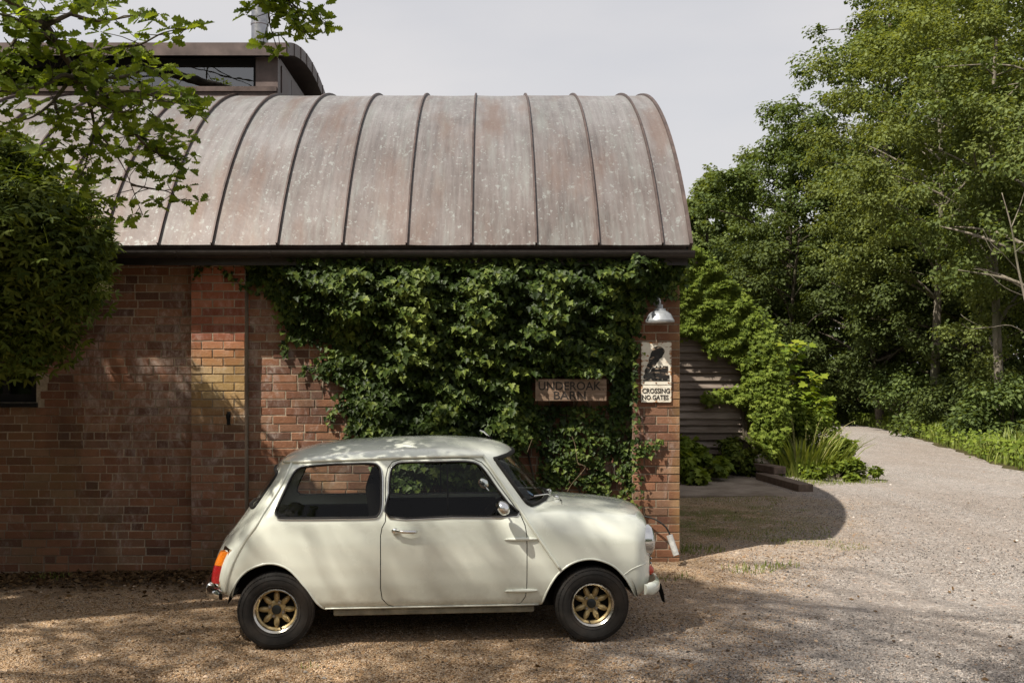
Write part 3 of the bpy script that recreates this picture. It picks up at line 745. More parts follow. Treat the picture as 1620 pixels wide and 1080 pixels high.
# ------------------------------------------------------------------ lamp and signs on the barn wall
M_ENAMEL = plain('grey_enamel', (.27, .285, .30), .4, .3, var=.12, scale=30, coat=.3)
lx, lz = (1044 - CX) / F_PX * 8.85, 0
def lampz(py): return CAM_H + (YH - py) / F_PX * 8.85
lamp = empty('wall_lamp', (lx, YP, lampz(472)), 0, 'grey enamel swan-neck barn lamp above the railway crossing sign', 'lamp')
Lo = Vector((lx, YP, lampz(472)))
def lpnt(o): o.parent = lamp; o.matrix_parent_inverse = Matrix.Translation(-Lo); return o
lpnt(MB().lathe([(.127, lampz(510)), (.129, lampz(507)), (.118, lampz(504)), (.112, lampz(502)), (.098, lampz(497)), (.075, lampz(493.5)), (.052, lampz(491.5)), (.050, lampz(488.5)),
                 (.028, lampz(488)), (.027, lampz(482)), (.012, lampz(481)), (.0, lampz(480))], 36, 'z', (lx, 8.85, 0)).build('shade', M_ENAMEL, smooth=True, angle=35))
lpnt(MB().lathe([(.124, lampz(509.6)), (.10, lampz(498.5)), (.06, lampz(494)), (0, lampz(493))], 36, 'z', (lx, 8.85, 0)).build('reflector', plain('white_enamel', (.7, .7, .68), .3), smooth=True))
lpnt(MB().ell((lx, 8.85, lampz(503)), (.03, .03, .04)).build('bulb', plain('frosted_bulb', (.7, .7, .65), .3), smooth=True))
lpnt(MB().tube(catmull([(lx, 8.85, lampz(481)), (lx, 8.85, lampz(476)), (lx - .008, 8.87, lampz(472.5)), (lx - .012, 8.92, lampz(474)), (lx - .012, 8.985, lampz(477))], 5), .009, 10).build('neck', M_ENAMEL, smooth=True))
lpnt(MB().lathe([(.03, 8.985), (.03, 8.999), (0, 8.984)], 20, 'y', (lx - .012, 0, lampz(477))).build('wall_plate', M_ENAMEL, smooth=True, angle=40))

def text_mesh(txt, size, depth, bold=0.0, space=1.0):
    cu = bpy.data.curves.new('t', 'FONT'); cu.body = txt; cu.size = size; cu.extrude = depth; cu.offset = bold; cu.space_character = space
    cu.align_x = 'CENTER'; cu.align_y = 'CENTER'; cu.resolution_u = 3
    o = bpy.data.objects.new('t', cu); COL.objects.link(o)
    bpy.context.view_layer.update()
    me = bpy.data.meshes.new_from_object(o.evaluated_get(bpy.context.evaluated_depsgraph_get()))
    bpy.data.objects.remove(o); bpy.data.curves.remove(cu)
    return me
def fit_text(txt, x0, x1, z0, z1, y, depth, material, parent, bold=0.0, name='lettering'):
    me = text_mesh(txt, 1.0, .01, bold); co = np.zeros(len(me.vertices) * 3, np.float32); me.vertices.foreach_get('co', co); co = co.reshape(-1, 3)
    lo, hi = co.min(0), co.max(0)
    X = x0 + (co[:, 0] - lo[0]) / (hi[0] - lo[0]) * (x1 - x0); Z = z0 + (co[:, 1] - lo[1]) / (hi[1] - lo[1]) * (z1 - z0)
    Y = np.where(co[:, 2] > 0, y - depth, y + .002)
    me.vertices.foreach_set('co', np.stack([X, Y, Z], 1).astype(np.float32).ravel()); me.update()
    me.name = name; me.materials.clear()
    return link_mesh(name, me, material, parent)
# wooden house sign
def board_fn(t):
    p = t.scale(t.obj(), (2.0, 12, 14)); nz = t.noise(p, 3.5, 7, .65, .5); st = t.noise(t.obj(), 9, 4)
    c = t.ramp(nz, [(.3, (.12, .078, .052)), (.55, (.22, .155, .11)), (.75, (.32, .24, .18))])
    c = t.mix(t.ramp(st, [(.5, 0.0), (.7, .55)]), c, (.28, .18, .12))
    t.bsdf(c, .9, 0, .15, t.bump(nz, .004, .7))
M_OLDWOOD = mat('old_board', board_fn)
YS = 8.86
def sx(px, Y=YS): return (px - CX) / F_PX * Y
def sz(py, Y=YS): return CAM_H + (YH - py) / F_PX * Y
sgn = empty('house_name_sign', (sx(903), YS + .03, sz(634)), 0, 'weathered wooden board reading UNDEROAK BARN set among the ivy', 'sign')
def par(o, e): o.parent = e; o.matrix_parent_inverse = Matrix.Translation(-Vector(e.location)); return o
par(MB().box(sx(847), sx(959.5), YS, YS + .03, sz(634), sz(599.5)).build('board', M_OLDWOOD, bevel=.003), sgn)
M_PAINTD = plain('faded_black_paint', (.022, .016, .012), .8, var=.3)
par(fit_text('UNDEROAK', sx(852), sx(951), sz(617), sz(603.5), YS, .002, M_PAINTD, None, .012), sgn)
par(fit_text('BARN', sx(876), sx(926.5), sz(631.5), sz(618.5), YS, .002, M_PAINTD, None, .012), sgn)
par(MB().box(sx(953.5), sx(955), YS - .001, YS + .002, sz(617), sz(615.5)).build('full_stop', M_PAINTD), sgn)
for X in (1.0, -.02): par(MB().box(sx(862 if X < .5 else 945), sx(866 if X < .5 else 949), YS + .03, YW - .02, sz(622), sz(612)).build('fixing_block', M_OLDWOOD), sgn)
# cast crossing sign
def enamel_fn(t):
    p = t.obj(); nz = t.noise(p, 22, 7, .7, .6); b = t.noise(p, 7, 5, .65)
    diag = t.noise(t.scale(p, (9, 9, 30), rot=(0, R(-40), 0)), 1.3, 6, .6)
    xyz = t.sep(p)
    edge = t.math('MAXIMUM', t.math('MULTIPLY_ADD', t.math('ABSOLUTE', xyz[0]), 22.0, -2.35, clamp=True), t.math('MULTIPLY_ADD', t.math('ABSOLUTE', xyz[2]), 22.0, -5.5, clamp=True))
    k = t.math('ADD', t.math('MULTIPLY', nz, .6), t.math('ADD', t.math('MULTIPLY', diag, .45), t.math('MULTIPLY', edge, .16)))
    rust = t.ramp(k, [(.585, 0.0), (.66, 1.0)])
    c = t.mix(rust, t.ramp(b, [(.3, (.58, .53, .44)), (.65, (.72, .68, .58))]), t.ramp(nz, [(.35, (.11, .045, .018)), (.65, (.34, .15, .05))]))
    t.bsdf(c, t.math('MULTIPLY_ADD', rust, .5, .35), 0, .4, t.bump(rust, .002, .5))
M_ENSIGN = mat('rusted_white_enamel', enamel_fn)
def chipblack_fn(t):
    p = t.obj(); diag = t.noise(t.scale(p, (8, 8, 34), rot=(0, R(-40), 0)), 1.4, 6, .6)
    c = t.mix(t.ramp(diag, [(.565, 0.0), (.62, 1.0)]), (.012, .011, .010), t.mix(t.noise(p, 40, 3), (.5, .42, .32), (.16, .07, .03)))
    t.bsdf(c, .5, 0, .4)
M_CHIP = mat('chipped_black_paint', chipblack_fn)
YX = YP - .022
cs_ = empty('level_crossing_sign', ((sx(1014.3, YX) + sx(1062.3, YX)) / 2, YX + .02, (sz(541, YX) + sz(636.5, YX)) / 2), 0, 'rusty white sign with a black steam engine reading CROSSING NO GATES', 'sign')
def cpar(o): o.parent = cs_; o.matrix_parent_inverse = Matrix.Translation(-Vector(cs_.location)); return o
def local_mesh(mb, name, m, **k):       # geometry kept local so that object coordinates centre on the sign
    o = mb.build(name, m, cs_, **k); return o
c0 = Vector(cs_.location)
hw = (sx(1062.3, YX) - sx(1014.3, YX)) / 2; zt_, zm_, zb_ = sz(541, YX) - c0.z, sz(609.2, YX) - c0.z, sz(636.5, YX) - c0.z
local_mesh(MB().box(-hw, hw, -.02, 0, zm_ + .002, zt_), 'picture_plate', M_ENSIGN, bevel=.003)
local_mesh(MB().box(-hw, hw, -.019, 0, zb_, zm_ - .002), 'text_plate', M_ENSIGN, bevel=.003)
def S(x, y): return (sx(1000 + x / 5.69, YX) - c0.x, sz(460 + y / 5.69, YX) - c0.z)
smoke = [(118, 742), (112, 715), (128, 690), (135, 665), (148, 640), (150, 610), (162, 588), (168, 560), (180, 540), (183, 518), (205, 503), (230, 498), (258, 502), (280, 518), (294, 540), (288, 562), (276, 582), (268, 600), (248, 612), (240, 632), (222, 648), (212, 668), (190, 682), (172, 700), (158, 722), (150, 745)]
loco = [(100, 770), (112, 745), (118, 740), (150, 745), (165, 722), (178, 700), (190, 690), (212, 690), (214, 676), (226, 676), (228, 690), (250, 690), (250, 676), (262, 676), (262, 688), (275, 688), (275, 676), (322, 676), (324, 690), (322, 755), (335, 757), (336, 790), (318, 792), (316, 808), (280, 808), (272, 790), (255, 782), (238, 795), (200, 798), (188, 785), (172, 782), (160, 796), (135, 800), (120, 795), (104, 790)]
YF = -.0205
for nm, ol in (('smoke', smoke), ('locomotive', loco)):
    pts = [S(*p) for p in ol]
    if nm == 'smoke': pts = [(p.x, p.y) for p in catmull(pts, 3, True)]
    v, e, f, *_ = delaunay_2d_cdt([Vector(p) for p in pts], [], [list(range(len(pts)))], 1, 1e-6)
    d = .0015 if nm == 'smoke' else .0025
    mesh(nm, [(p.x, YF - d, p.y) for p in v], [tuple(q) for q in f], M_CHIP, cs_)
local_mesh(MB().box(S(98, 0)[0], S(338, 0)[0], YF - .0015, YF, S(0, 812)[1], S(0, 800)[1]), 'rail', M_CHIP)
for x_, y_ in ((128, 782), (150, 786), (186, 788), (215, 786), (252, 786), (300, 786)):
    a = S(x_, y_); r_ = .011 if x_ < 160 else .016
    MB().lathe([(0, YF - .0036), (r_, YF - .0034), (r_, YF)], 16, 'y', (a[0], 0, a[1])).build('wheel', M_CHIP, cs_)
for x_ in (103, 216, 328):
    a = S(x_, 828); MB().lathe([(0, YF - .004), (.006, YF - .003), (.007, YF)], 10, 'y', (a[0], 0, a[1])).build('bolt', plain('rusty_bolt', (.22, .10, .04), .8), cs_)
for tx, y0_, y1_, xa, xb in (('CROSSING', 922, 876, 92, 340), ('NO GATES', 980, 936, 92, 328)):
    a, b = S(xa, y0_), S(xb, y1_)
    fit_text(tx, a[0], b[0], a[1], b[1], -.0195, .0025, M_PAINTD, cs_, .022)

# ------------------------------------------------------------------ small classic saloon car
CAR_A = R(5.08)
car = empty('car', (-.415, 7.067, 0), CAR_A, 'small pale cream classic car with gold spoked wheels parked by the brick wall', 'car')
def paint_fn(t):
    p = t.obj(); nz = t.noise(p, 3, 4); xyz = t.sep(p)
    c = t.ramp(nz, [(.3, (.66, .685, .60)), (.7, (.70, .725, .64))])
    dirt = t.math('MULTIPLY', t.math('MULTIPLY_ADD', xyz[2], -4.5, 1.85, clamp=True), t.ramp(t.noise(p, 14, 6, .7), [(.38, 0.0), (.7, 1.0)]))
    c = t.mix(t.math('MULTIPLY', dirt, .5), c, (.20, .15, .09))
    wv = t.noise(p, 7, 2)
    t.bsdf(c, t.math('MULTIPLY_ADD', t.noise(p, 9, 4), .12, .20), 0, .5, t.bump(wv, .003, .05), coat=1.0, coat_rough=.03)
M_PAINT = mat('cream_paint', paint_fn)
M_CHROME = plain('chrome', (.72, .72, .70), .12, 1.0, var=.1, scale=20)
M_RUBBER = plain('black_rubber', (.012, .011, .010), .65, 0, .3, var=.2)
M_UNDER = plain('underseal', (.012, .011, .009), .9, 0, .2)
def tyre_fn(t):
    p = t.obj(); nz = t.noise(p, 24, 6, .7); d = t.noise(p, 5, 4)
    c = t.mix(t.math('MULTIPLY', t.ramp(d, [(.42, 0.0), (.7, 1.0)]), .28), t.ramp(nz, [(.3, (.008, .0075, .007)), (.7, (.022, .020, .018))]), (.085, .06, .04))
    t.bsdf(c, .8, 0, .3, t.bump(nz, .002, .5))
M_TYRE = mat('tyre_rubber', tyre_fn)
M_GOLD = plain('gold_wheel_paint', (.46, .35, .17), .36, .45, var=.35, scale=30)
M_RIM = plain('polished_rim', (.60, .57, .51), .25, .95, var=.3, scale=16)
M_TRIM = plain('black_vinyl', (.006, .0055, .005), .85, 0, .08, var=.2)
def lens(name, col):
    def fn(t):
        b = t.bsdf(col, .18, 0, .6, t.bump(t.voro(t.obj(), 90, 'F1', 'Distance'), .004, .6), coat=.5)
        b.inputs['Transmission Weight'].default_value = .25
    return mat(name, fn)
M_RED = lens('red_lens', (.42, .012, .015)); M_AMB = lens('amber_lens', (.75, .20, .01)); M_ORED = lens('orange_red_lens', (.62, .06, .015))

def itp(x, tab): a = np.array(tab, float); return np.interp(x, a[:, 0], a[:, 1])
SIDE = [(.10, .55), (.2, .625), (.28, .662), (.40, .687), (.52, .695), (.66, .690), (.78, .677), (.84, .662), (1.19, .552), (1.5, .455)]
PLAN = [(-1.6, .80), (-1.5, .845), (-1.4, .885), (-1.25, .93), (-1.05, .97), (-.8, .992), (-.4, 1), (.5, 1), (.9, .988), (1.15, .970), (1.32, .945), (1.42, .92), (1.55, .87)]
TOPC = [(-1.62, .10), (-1.56, .30), (-1.519, .448), (-1.483, .53), (-1.433, .623), (-1.36, .712), (-1.31, .778), (-1.25, .868), (-1.107, 1.085), (-1.06, 1.15), (-1.0, 1.198), (-.92, 1.235), (-.8, 1.262), (-.588, 1.29), (-.29, 1.306), (.0, 1.312),
        (.15, 1.31), (.3, 1.300), (.40, 1.287), (.48, 1.267), (.54, 1.238), (.58, 1.19), (.813, .900), (.85, .888), (.92, .884), (1.05, .876), (1.188, .865), (1.342, .845), (1.42, .826), (1.47, .790), (1.505, .73), (1.53, .64), (1.6, .3)]
from_x = np.linspace(-1.62, 1.6, 1400); _t = itp(from_x, TOPC)
_k = np.exp(-np.linspace(-2.5, 2.5, 21) ** 2); _k /= _k.sum()
_ts = np.convolve(np.pad(_t, 10, mode='edge'), _k, 'valid')
def smax(a, b, k): h = np.maximum(k - np.abs(a - b), 0) / k; return np.maximum(a, b) + h * h * k * .25
def FF(x, y, z):
    ay = np.abs(y)
    w = itp(z, SIDE) * itp(x, PLAN)
    cab = sstep(.80, .95, z); w = w * (1 - cab * .055 * sstep(-.55, -1.15, x) - cab * .03 * sstep(.1, .6, x))
    w = w - .030 * sstep(.62, 1.2, x) * sstep(.62, .86, z)
    A = ay - w
    bowf = itp(x, [(-.2, 0), (.35, .17), (.75, .17), (1.0, .10), (1.45, .06)]) * (ay / .52) ** 2
    bowr = itp(x, [(-1.5, .08), (-1.0, .07), (-.6, 0)]) * (ay / .5) ** 2
    zc = np.interp(x + bowf - bowr, from_x, _ts)
    lat = itp(x, [(-1.5, .02), (-1.15, .03), (-.95, .085), (-.5, .10), (.3, .10), (.55, .05), (.8, .03), (1.3, .045), (1.5, .05)]) * (ay / .55) ** 2.2
    slope = itp(x, [(-1.6, .42), (-1.36, .55), (-1.28, .55), (-1.06, .60), (-.95, .9), (.45, .95), (.55, .62), (.82, .64), (.92, 1), (1.44, .9), (1.53, .4)])
    B = (z - (zc - lat)) * slope
    zb = itp(x, [(-1.55, .37), (-1.3, .315), (-1.1, .24), (-.7, .236), (.7, .236), (1.1, .24), (1.3, .262), (1.5, .32)])
    Cc = zb - z
    k1 = itp(x, [(-1.4, .12), (-1.1, .07), (-.9, .085), (.4, .075), (.7, .06), (.95, .13), (1.3, .12), (1.45, .11)])
    nose = 1.475 - .036 * (ay / .5) ** 2 - 1.0 * np.maximum(.40 - z, 0) ** 1.5 - .5 * np.maximum(ay - .52, 0)
    D = x - nose
    tail = -(1.505 - .085 * (ay / .5) ** 2 - .9 * np.maximum(.42 - z, 0) ** 1.4)
    E_ = tail - x
    f = smax(A, B, k1); f = smax(f, D, .055); f = smax(f, E_, .06); f = smax(f, Cc, .03)
    return f
def bis(fn, lo, hi, it=44):
    lo = np.array(lo, float); hi = np.array(hi, float)
    for _ in range(it):
        m = .5 * (lo + hi); neg = fn(m) < 0; lo = np.where(neg, m, lo); hi = np.where(neg, hi, m)
    return .5 * (lo + hi)
def on_y(x, z, side=-1, off=0.0):          # body surface at (x, z), seen from the side
    x = np.asarray(x, float); z = np.asarray(z, float)
    return side * bis(lambda t: FF(x, t, z) + off, np.zeros_like(x), np.full_like(x, .9))
def on_z(x, y, off=0.0):
    x = np.asarray(x, float); y = np.asarray(y, float)
    return bis(lambda t: FF(x, y, t) + off, np.full_like(x, .4), np.full_like(x, 1.6))
def on_x(y, z, x0, x1, off=0.0):
    y = np.asarray(y, float); z = np.asarray(z, float)
    return bis(lambda t: FF(t, y, z) + off, np.full_like(y, x0), np.full_like(y, x1))
def shell_grid(off, x0, x1, na):
    u = np.linspace(0, 1, 150); xs = x0 + (x1 - x0) * (.5 - .5 * np.cos(np.pi * u)) * .35 + (x1 - x0) * u * .65
    th = np.linspace(0, 2 * np.pi, na, endpoint=False)
    X, T = np.meshgrid(xs, th, indexing='ij')
    z0 = itp(X, [(-1.52, .42), (-1.3, .48), (-1.0, .62), (.5, .62), (.9, .52), (1.35, .50), (1.48, .5)])
    r = bis(lambda t: FF(X, t * np.sin(T), z0 + t * np.cos(T)) + off, np.zeros_like(X), np.full_like(X, 1.3))
    return np.stack([X, r * np.sin(T), z0 + r * np.cos(T)], -1)
def shell():
    na = 168; V = []; Fc = []
    for s, (off, a, b) in enumerate(((0, -1.497, 1.468), (.016, -1.47, 1.445))):
        g = shell_grid(off, a, b, na); nx = len(g); base = len(V); V += [tuple(p) for p in g.reshape(-1, 3)]
        for i in range(nx - 1):
            for k in range(na):
                k2 = (k + 1) % na; q = (base + i * na + k, base + i * na + k2, base + (i + 1) * na + k2, base + (i + 1) * na + k)
                Fc.append(q if s else q[::-1])
        for i in (0, nx - 1):
            ring = [base + i * na + k for k in range(na)]; c = g[i].mean(0); V.append(tuple(c)); ci = len(V) - 1
            for k in range(na):
                q = (ring[k], ring[(k + 1) % na], ci)
                if (i == 0) ^ (s == 1): q = q[::-1]
                Fc.append(q if i == 0 or True else q)
    bm = bmesh.new(); vs = [bm.verts.new(v) for v in V]
    for q in Fc:
        try: bm.faces.new([vs[i] for i in q])
        except ValueError: pass
    bmesh.ops.remove_doubles(bm, verts=bm.verts, dist=1e-6)
    bm.normal_update()
    me = bpy.data.meshes.new('body'); bm.to_mesh(me); bm.free(); return me
# outlines measured in the car's own metres (x forward, z up)
W_REAR = [(-1.022, .872), (-.976, .985), (-.93, 1.083), (-.90, 1.122), (-.85, 1.142), (-.689, 1.158), (-.555, 1.162), (-.425, 1.163), (-.378, 1.150), (-.356, 1.105), (-.352, .976), (-.354, .885), (-.37, .843), (-.41, .828), (-.60, .826), (-.965, .826), (-1.005, .838)]
W_DOOR = [(-.300, .828), (-.304, .975), (-.301, 1.07), (-.290, 1.122), (-.265, 1.152), (-.218, 1.167), (.0, 1.170), (.160, 1.171), (.245, 1.163), (.290, 1.140), (.328, 1.098), (.395, 1.000), (.470, .902), (.522, .828), (.1, .827)]
DOOR = [(-.324, .80), (-.345, .762), (-.354, .714), (-.354, .378), (-.345, .31), (-.312, .269), (-.258, .249), (.49, .243), (.545, .262), (.572, .302), (.581, .347), (.581, .701), (.571, .765), (.548, .822),
        (.492, .905), (.414, 1.010), (.345, 1.112), (.302, 1.160), (.250, 1.183), (.160, 1.191), (0, 1.190), (-.222, 1.186), (-.282, 1.170), (-.310, 1.132), (-.322, 1.075), (-.325, .975), (-.322, .83)]
ARCH_F = [(.655, .10), (.662, .205), (.684, .250), (.722, .346), (.775, .436), (.844, .497), (.913, .530), (.996, .542), (1.08, .527), (1.162, .487), (1.232, .417), (1.275, .352), (1.305, .300), (1.33, .262), (1.34, .10)]
ARCH_R = [(-1.305, .10), (-1.303, .278), (-1.294, .358), (-1.261, .434), (-1.196, .500), (-1.105, .538), (-1.026, .543), (-.948, .515), (-.882, .454), (-.816, .366), (-.765, .292), (-.73, .256), (-.70, .236), (-.69, .10)]
def off_poly(P, d):
    n = len(P); out = []; area = sum(P[i][0] * P[(i + 1) % n][1] - P[(i + 1) % n][0] * P[i][1] for i in range(n)); sg = 1 if area > 0 else -1
    for i in range(n):
        a, b, c = Vector(P[i - 1]), Vector(P[i]), Vector(P[(i + 1) % n]); t = (c - a).normalized()
        out.append((b.x + t.y * d * sg, b.y - t.x * d * sg))
    return out
def dense(P, sub=4): return [(p.x, p.y) for p in catmull(P, sub, True)]
W_REAR = dense(W_REAR); W_DOORd = dense(W_DOOR, 3)
WS = dense([(-.540, .925), (-.527, .884), (-.46, .880), (0, .915), (.46, .880), (.527, .884), (.540, .925), (.500, 1.10), (.480, 1.168), (.43, 1.187), (0, 1.212), (-.43, 1.187), (-.480, 1.168), (-.500, 1.10)], 3)
RW = dense([(-.44, .90), (-.41, .868), (-.3, .86), (0, .857), (.3, .86), (.41, .868), (.44, .90), (.42, 1.04), (.39, 1.085), (.3, 1.098), (0, 1.105), (-.3, 1.098), (-.39, 1.085), (-.42, 1.04)], 3)
BON = [(.885, -.10), (.885, 0), (.885, .10), (.875, .3), (.86, .40), (.88, .445), (1.0, .462), (1.2, .466), (1.36, .46), (1.435, .43), (1.462, .3), (1.47, 0), (1.462, -.3), (1.435, -.43), (1.36, -.46), (1.2, -.466), (1.0, -.462), (.88, -.445), (.86, -.40), (.875, -.3)]
def cut(me, other, op):
    a = bpy.data.objects.new('a', me); b = bpy.data.objects.new('b', other); COL.objects.link(a); COL.objects.link(b)
    md = a.modifiers.new('m', 'BOOLEAN'); md.operation = op; md.solver = 'EXACT'; md.object = b; md.use_self = False
    bpy.context.view_layer.update()
    r = bpy.data.meshes.new_from_object(a.evaluated_get(bpy.context.evaluated_depsgraph_get()))
    bpy.data.objects.remove(a); bpy.data.objects.remove(b)
    r.materials.clear(); return r
def cutter(mb):
    me = bpy.data.meshes.new('c'); me.from_pydata(mb.v, [], mb.f)
    bm = bmesh.new(); bm.from_mesh(me); bmesh.ops.recalc_face_normals(bm, faces=bm.faces); bm.to_mesh(me); bm.free(); return me
def finish(me):
    me.polygons.foreach_set('use_smooth', [True] * len(me.polygons)); me.set_sharp_from_angle(angle=R(38))
body_me = shell()
body_me = cut(body_me, cutter(MB().prism(ARCH_F, -.9, .9, 'y').prism(ARCH_R, -.9, .9, 'y').prism(W_REAR, -.9, .9, 'y').prism(W_DOORd, -.9, .9, 'y')
                              .prism(WS, .2, 1.1, 'x').prism(RW, -1.45, -.85, 'x')), 'DIFFERENCE')
door_me = {s: cut(body_me, cutter(MB().prism(DOOR, -.9 if s < 0 else .42, -.42 if s < 0 else .9, 'y')), 'INTERSECT') for s in (-1, 1)}
bon_me = cut(body_me, cutter(MB().prism(BON, .70, 1.2, 'z')), 'INTERSECT')
GAP = .0058
body_me = cut(body_me, cutter(MB().prism(off_poly(DOOR, GAP), -.9, -.42, 'y').prism(off_poly(DOOR, GAP), .42, .9, 'y').prism(off_poly(BON, GAP * .8), .695, 1.2, 'z')), 'DIFFERENCE')
finish(body_me); body = link_mesh('body', body_me, M_PAINT, car)
finish(bon_me); bonnet = link_mesh('bonnet', bon_me, M_PAINT, car)
doors = {}
for s in (-1, 1): finish(door_me[s]); doors[s] = link_mesh('door', door_me[s], M_PAINT, car)
def on_side(P, s, lift=0.0, closed=False):
    x = np.array([p[0] for p in P]); z = np.array([p[1] for p in P]); y = on_y(x, z, s, -lift)
    L = [tuple(v) for v in np.stack([x, y, z], 1)]
    return L + L[:1] if closed else L
def glass_side(P, s, name, parent):
    x = np.array([p[0] for p in P]); z = np.array([p[1] for p in P])
    pts = [Vector(p) for p in P]
    gxs = np.arange(x.min() + .05, x.max(), .06); gzs = np.arange(z.min() + .05, z.max(), .06)
    X, Z = np.meshgrid(gxs, gzs); ok = inside(P, X, Z); pts += [Vector((a, b)) for a, b in zip(X[ok], Z[ok])]
    v, e, f, *_ = delaunay_2d_cdt(pts, [], [list(range(len(P)))], 1, 1e-5)
    y = on_y([p.x for p in v], [p.y for p in v], s, .008)
    return mesh(name, [(p.x, yy, p.y) for p, yy in zip(v, y)], [tuple(q) for q in f], M_GLASS, parent, smooth=True)
def glass_end(P, x0, x1, name, parent):
    y = np.array([p[0] for p in P]); z = np.array([p[1] for p in P]); pts = [Vector(p) for p in P]
    Y, Z = np.meshgrid(np.arange(y.min() + .04, y.max(), .06), np.arange(z.min() + .04, z.max(), .06)); ok = inside(P, Y, Z)
    pts += [Vector((a, b)) for a, b in zip(Y[ok], Z[ok])]
    v, e, f, *_ = delaunay_2d_cdt(pts, [], [list(range(len(P)))], 1, 1e-5)
    X = on_x([p.x for p in v], [p.y for p in v], x0, x1, .006)
    return mesh(name, [(xx, p.x, p.y) for p, xx in zip(v, X)], [tuple(q) for q in f], M_GLASS, parent, smooth=True)
def line(name, pts, r, m, parent, n=6): return MB().tube(pts, r, n).build(name, m, parent, smooth=True, fix=False)
for s in (-1, 1):
    q = glass_side(W_REAR, s, 'quarter_window', car)
    line('rubber_seal', on_side(W_REAR, s, .001, True), .010, M_RUBBER, q)
    line('chrome_strip', on_side(off_poly(W_REAR, .006), s, .007, True), .0032, M_CHROME, q)
    g = glass_side(W_DOORd, s, 'door_window', doors[s])
    line('window_frame', on_side(W_DOORd, s, .000, True), .009, M_RUBBER, doors[s])
    line('chrome_strip', on_side(off_poly(W_DOORd, .005), s, .006, True), .003, M_CHROME, doors[s])
    line('sliding_glass_edge', on_side([(.075, .835), (.075, 1.165)], s, -.012), .006, M_TRIM, doors[s])
    # body seams
    line('pillar_seam', on_side([(p.x, p.y) for p in catmull([(.322, 1.196), (.345, 1.160), (.44, 1.018), (.555, .846), (.68, .655), (.80, .482)], 6)], s, .005), .0105, M_PAINT, body, 8)
    line('rear_seam', on_side([(p.x, p.y) for p in catmull([(-.942, 1.166), (-.985, 1.055), (-1.05, .94), (-1.105, .852), (-1.151, .773), (-1.217, .68), (-1.283, .56), (-1.322, .454), (-1.342, .354)], 6)], s, .003), .0095, M_PAINT, body, 8)
    line('drip_rail', on_side([(p.x, p.y) for p in catmull([(-1.005, 1.160), (-.937, 1.168), (-.694, 1.184), (-.286, 1.198), (-.039, 1.204), (.168, 1.206), (.322, 1.203)], 5)], s, .008), .0105, M_PAINT, body, 8)
    line('sill_seam', on_side([(x, .247) for x in np.linspace(-.71, .665, 20)], s, .003), .006, M_PAINT, body)
    line('belt_crease', on_side([(p.x, p.y) for p in catmull([(.60, .826), (.75, .823), (1.0, .812), (1.2, .80), (1.34, .775)], 5)], s, .001), .004, M_PAINT, body, 8) if False else None
    line('arch_lip', on_side([(p.x, p.y) for p in catmull(ARCH_F[1:-1], 5)], s, -.002), .0075, M_PAINT, body)
    line('arch_lip', on_side([(p.x, p.y) for p in catmull(ARCH_R[1:-1], 5)], s, -.002), .0075, M_PAINT, body)
    line('valance_seam', on_side([(p.x, p.y) for p in catmull([(1.225, .430), (1.28, .468), (1.34, .488), (1.395, .492)], 5)], s, .0005), .003, M_PAINT, body)
    # lower sill with drain slots
    yo = -.622 * -s
    sl = MB().box(-.66, .64, min(yo, yo * .8), max(yo, yo * .8), .192, .237).build('sill', plain('dirty_sill', (.24, .22, .16), .8, var=.5, scale=12), car, bevel=.010)
    for X in np.linspace(-.58, .56, 7): MB().box(X, X + .07, yo * .98 - (.02 if s > 0 else 0), yo * 1.003 + (.02 if s < 0 else 0), .214, .234).build('drain_slot', M_UNDER, sl)
    # door furniture
    yh_ = float(on_y(-.2, .74, s)); d_ = doors[s]
    h = MB().ell((-.265, yh_ + s * .012, .744), (.024, .018, .020), 12, 8).tube([(-.262, yh_ + s * .028, .744), (-.20, yh_ + s * .036, .740), (-.145, yh_ + s * .032, .738), (-.126, yh_ + s * .024, .738)], [.013, .011, .012, .009], 8)
    h.build('handle', M_CHROME, d_, smooth=True)
    for zc_ in (.680, .345):
        yy = float(on_y(.55, zc_, s)); prof = [(.436, .002), (.46, .008), (.52, .0115), (.574, .0125), (.578, .0125), (.61, .0115), (.64, .008), (.658, .002)]
        yl = on_y([p[0] for p in prof], [zc_] * len(prof), s)
        hb = MB().tube([(p[0], y_ + s * .006, zc_) for p, y_ in zip(prof, yl)], [p[1] for p in prof], 10)
        hb.build('hinge', M_PAINT, d_, smooth=True)
    # mirror
    mx, my, mz = .405, s * .775, .893
    mi = MB().ell((0, 0, 0), (.056, .055, .046), 20, 14)
    vv = []
    for v in mi.v:
        v = Vector(v); v.x = v.x if v.x > 0 else v.x * .55
        v.x += .018 * (1 if v.z < 0 else 0) * abs(v.z) / .042
        vv.append((mx + v.x, my + v.y, mz + v.z))
    mo = MB(); mo.add(vv, mi.f); mo = mo.build('door_mirror', M_CHROME, d_, smooth=True)
    line('mirror_arm', [(mx + .01, s * .745, mz - .02), (mx + .035, s * .70, .86), (.45, float(on_y(.45, .84, s)), .84)], .007, M_CHROME, mo)
    # lamps
    hx = 1.408; hy = s * .485; hz = .628
    hl = MB().lathe([(.108, hx - .05), (.112, hx + .015), (.104, hx + .034), (.094, hx + .038)], 32, 'x', (0, hy, hz)).build('headlight', M_CHROME, car, smooth=True, angle=40)
    MB().lathe([(.096, hx + .034), (.08, hx + .050), (.05, hx + .060), (0, hx + .064)], 32, 'x', (0, hy, hz)).build('lens', mat('headlight_glass', lambda t: t.bsdf(t.ramp(t.voro(t.obj(), 40, 'F1', 'Distance'), [(0, (.22, .23, .24)), (1, (.40, .41, .42))]), .08, .6, .8, coat=.8)), hl, smooth=True)
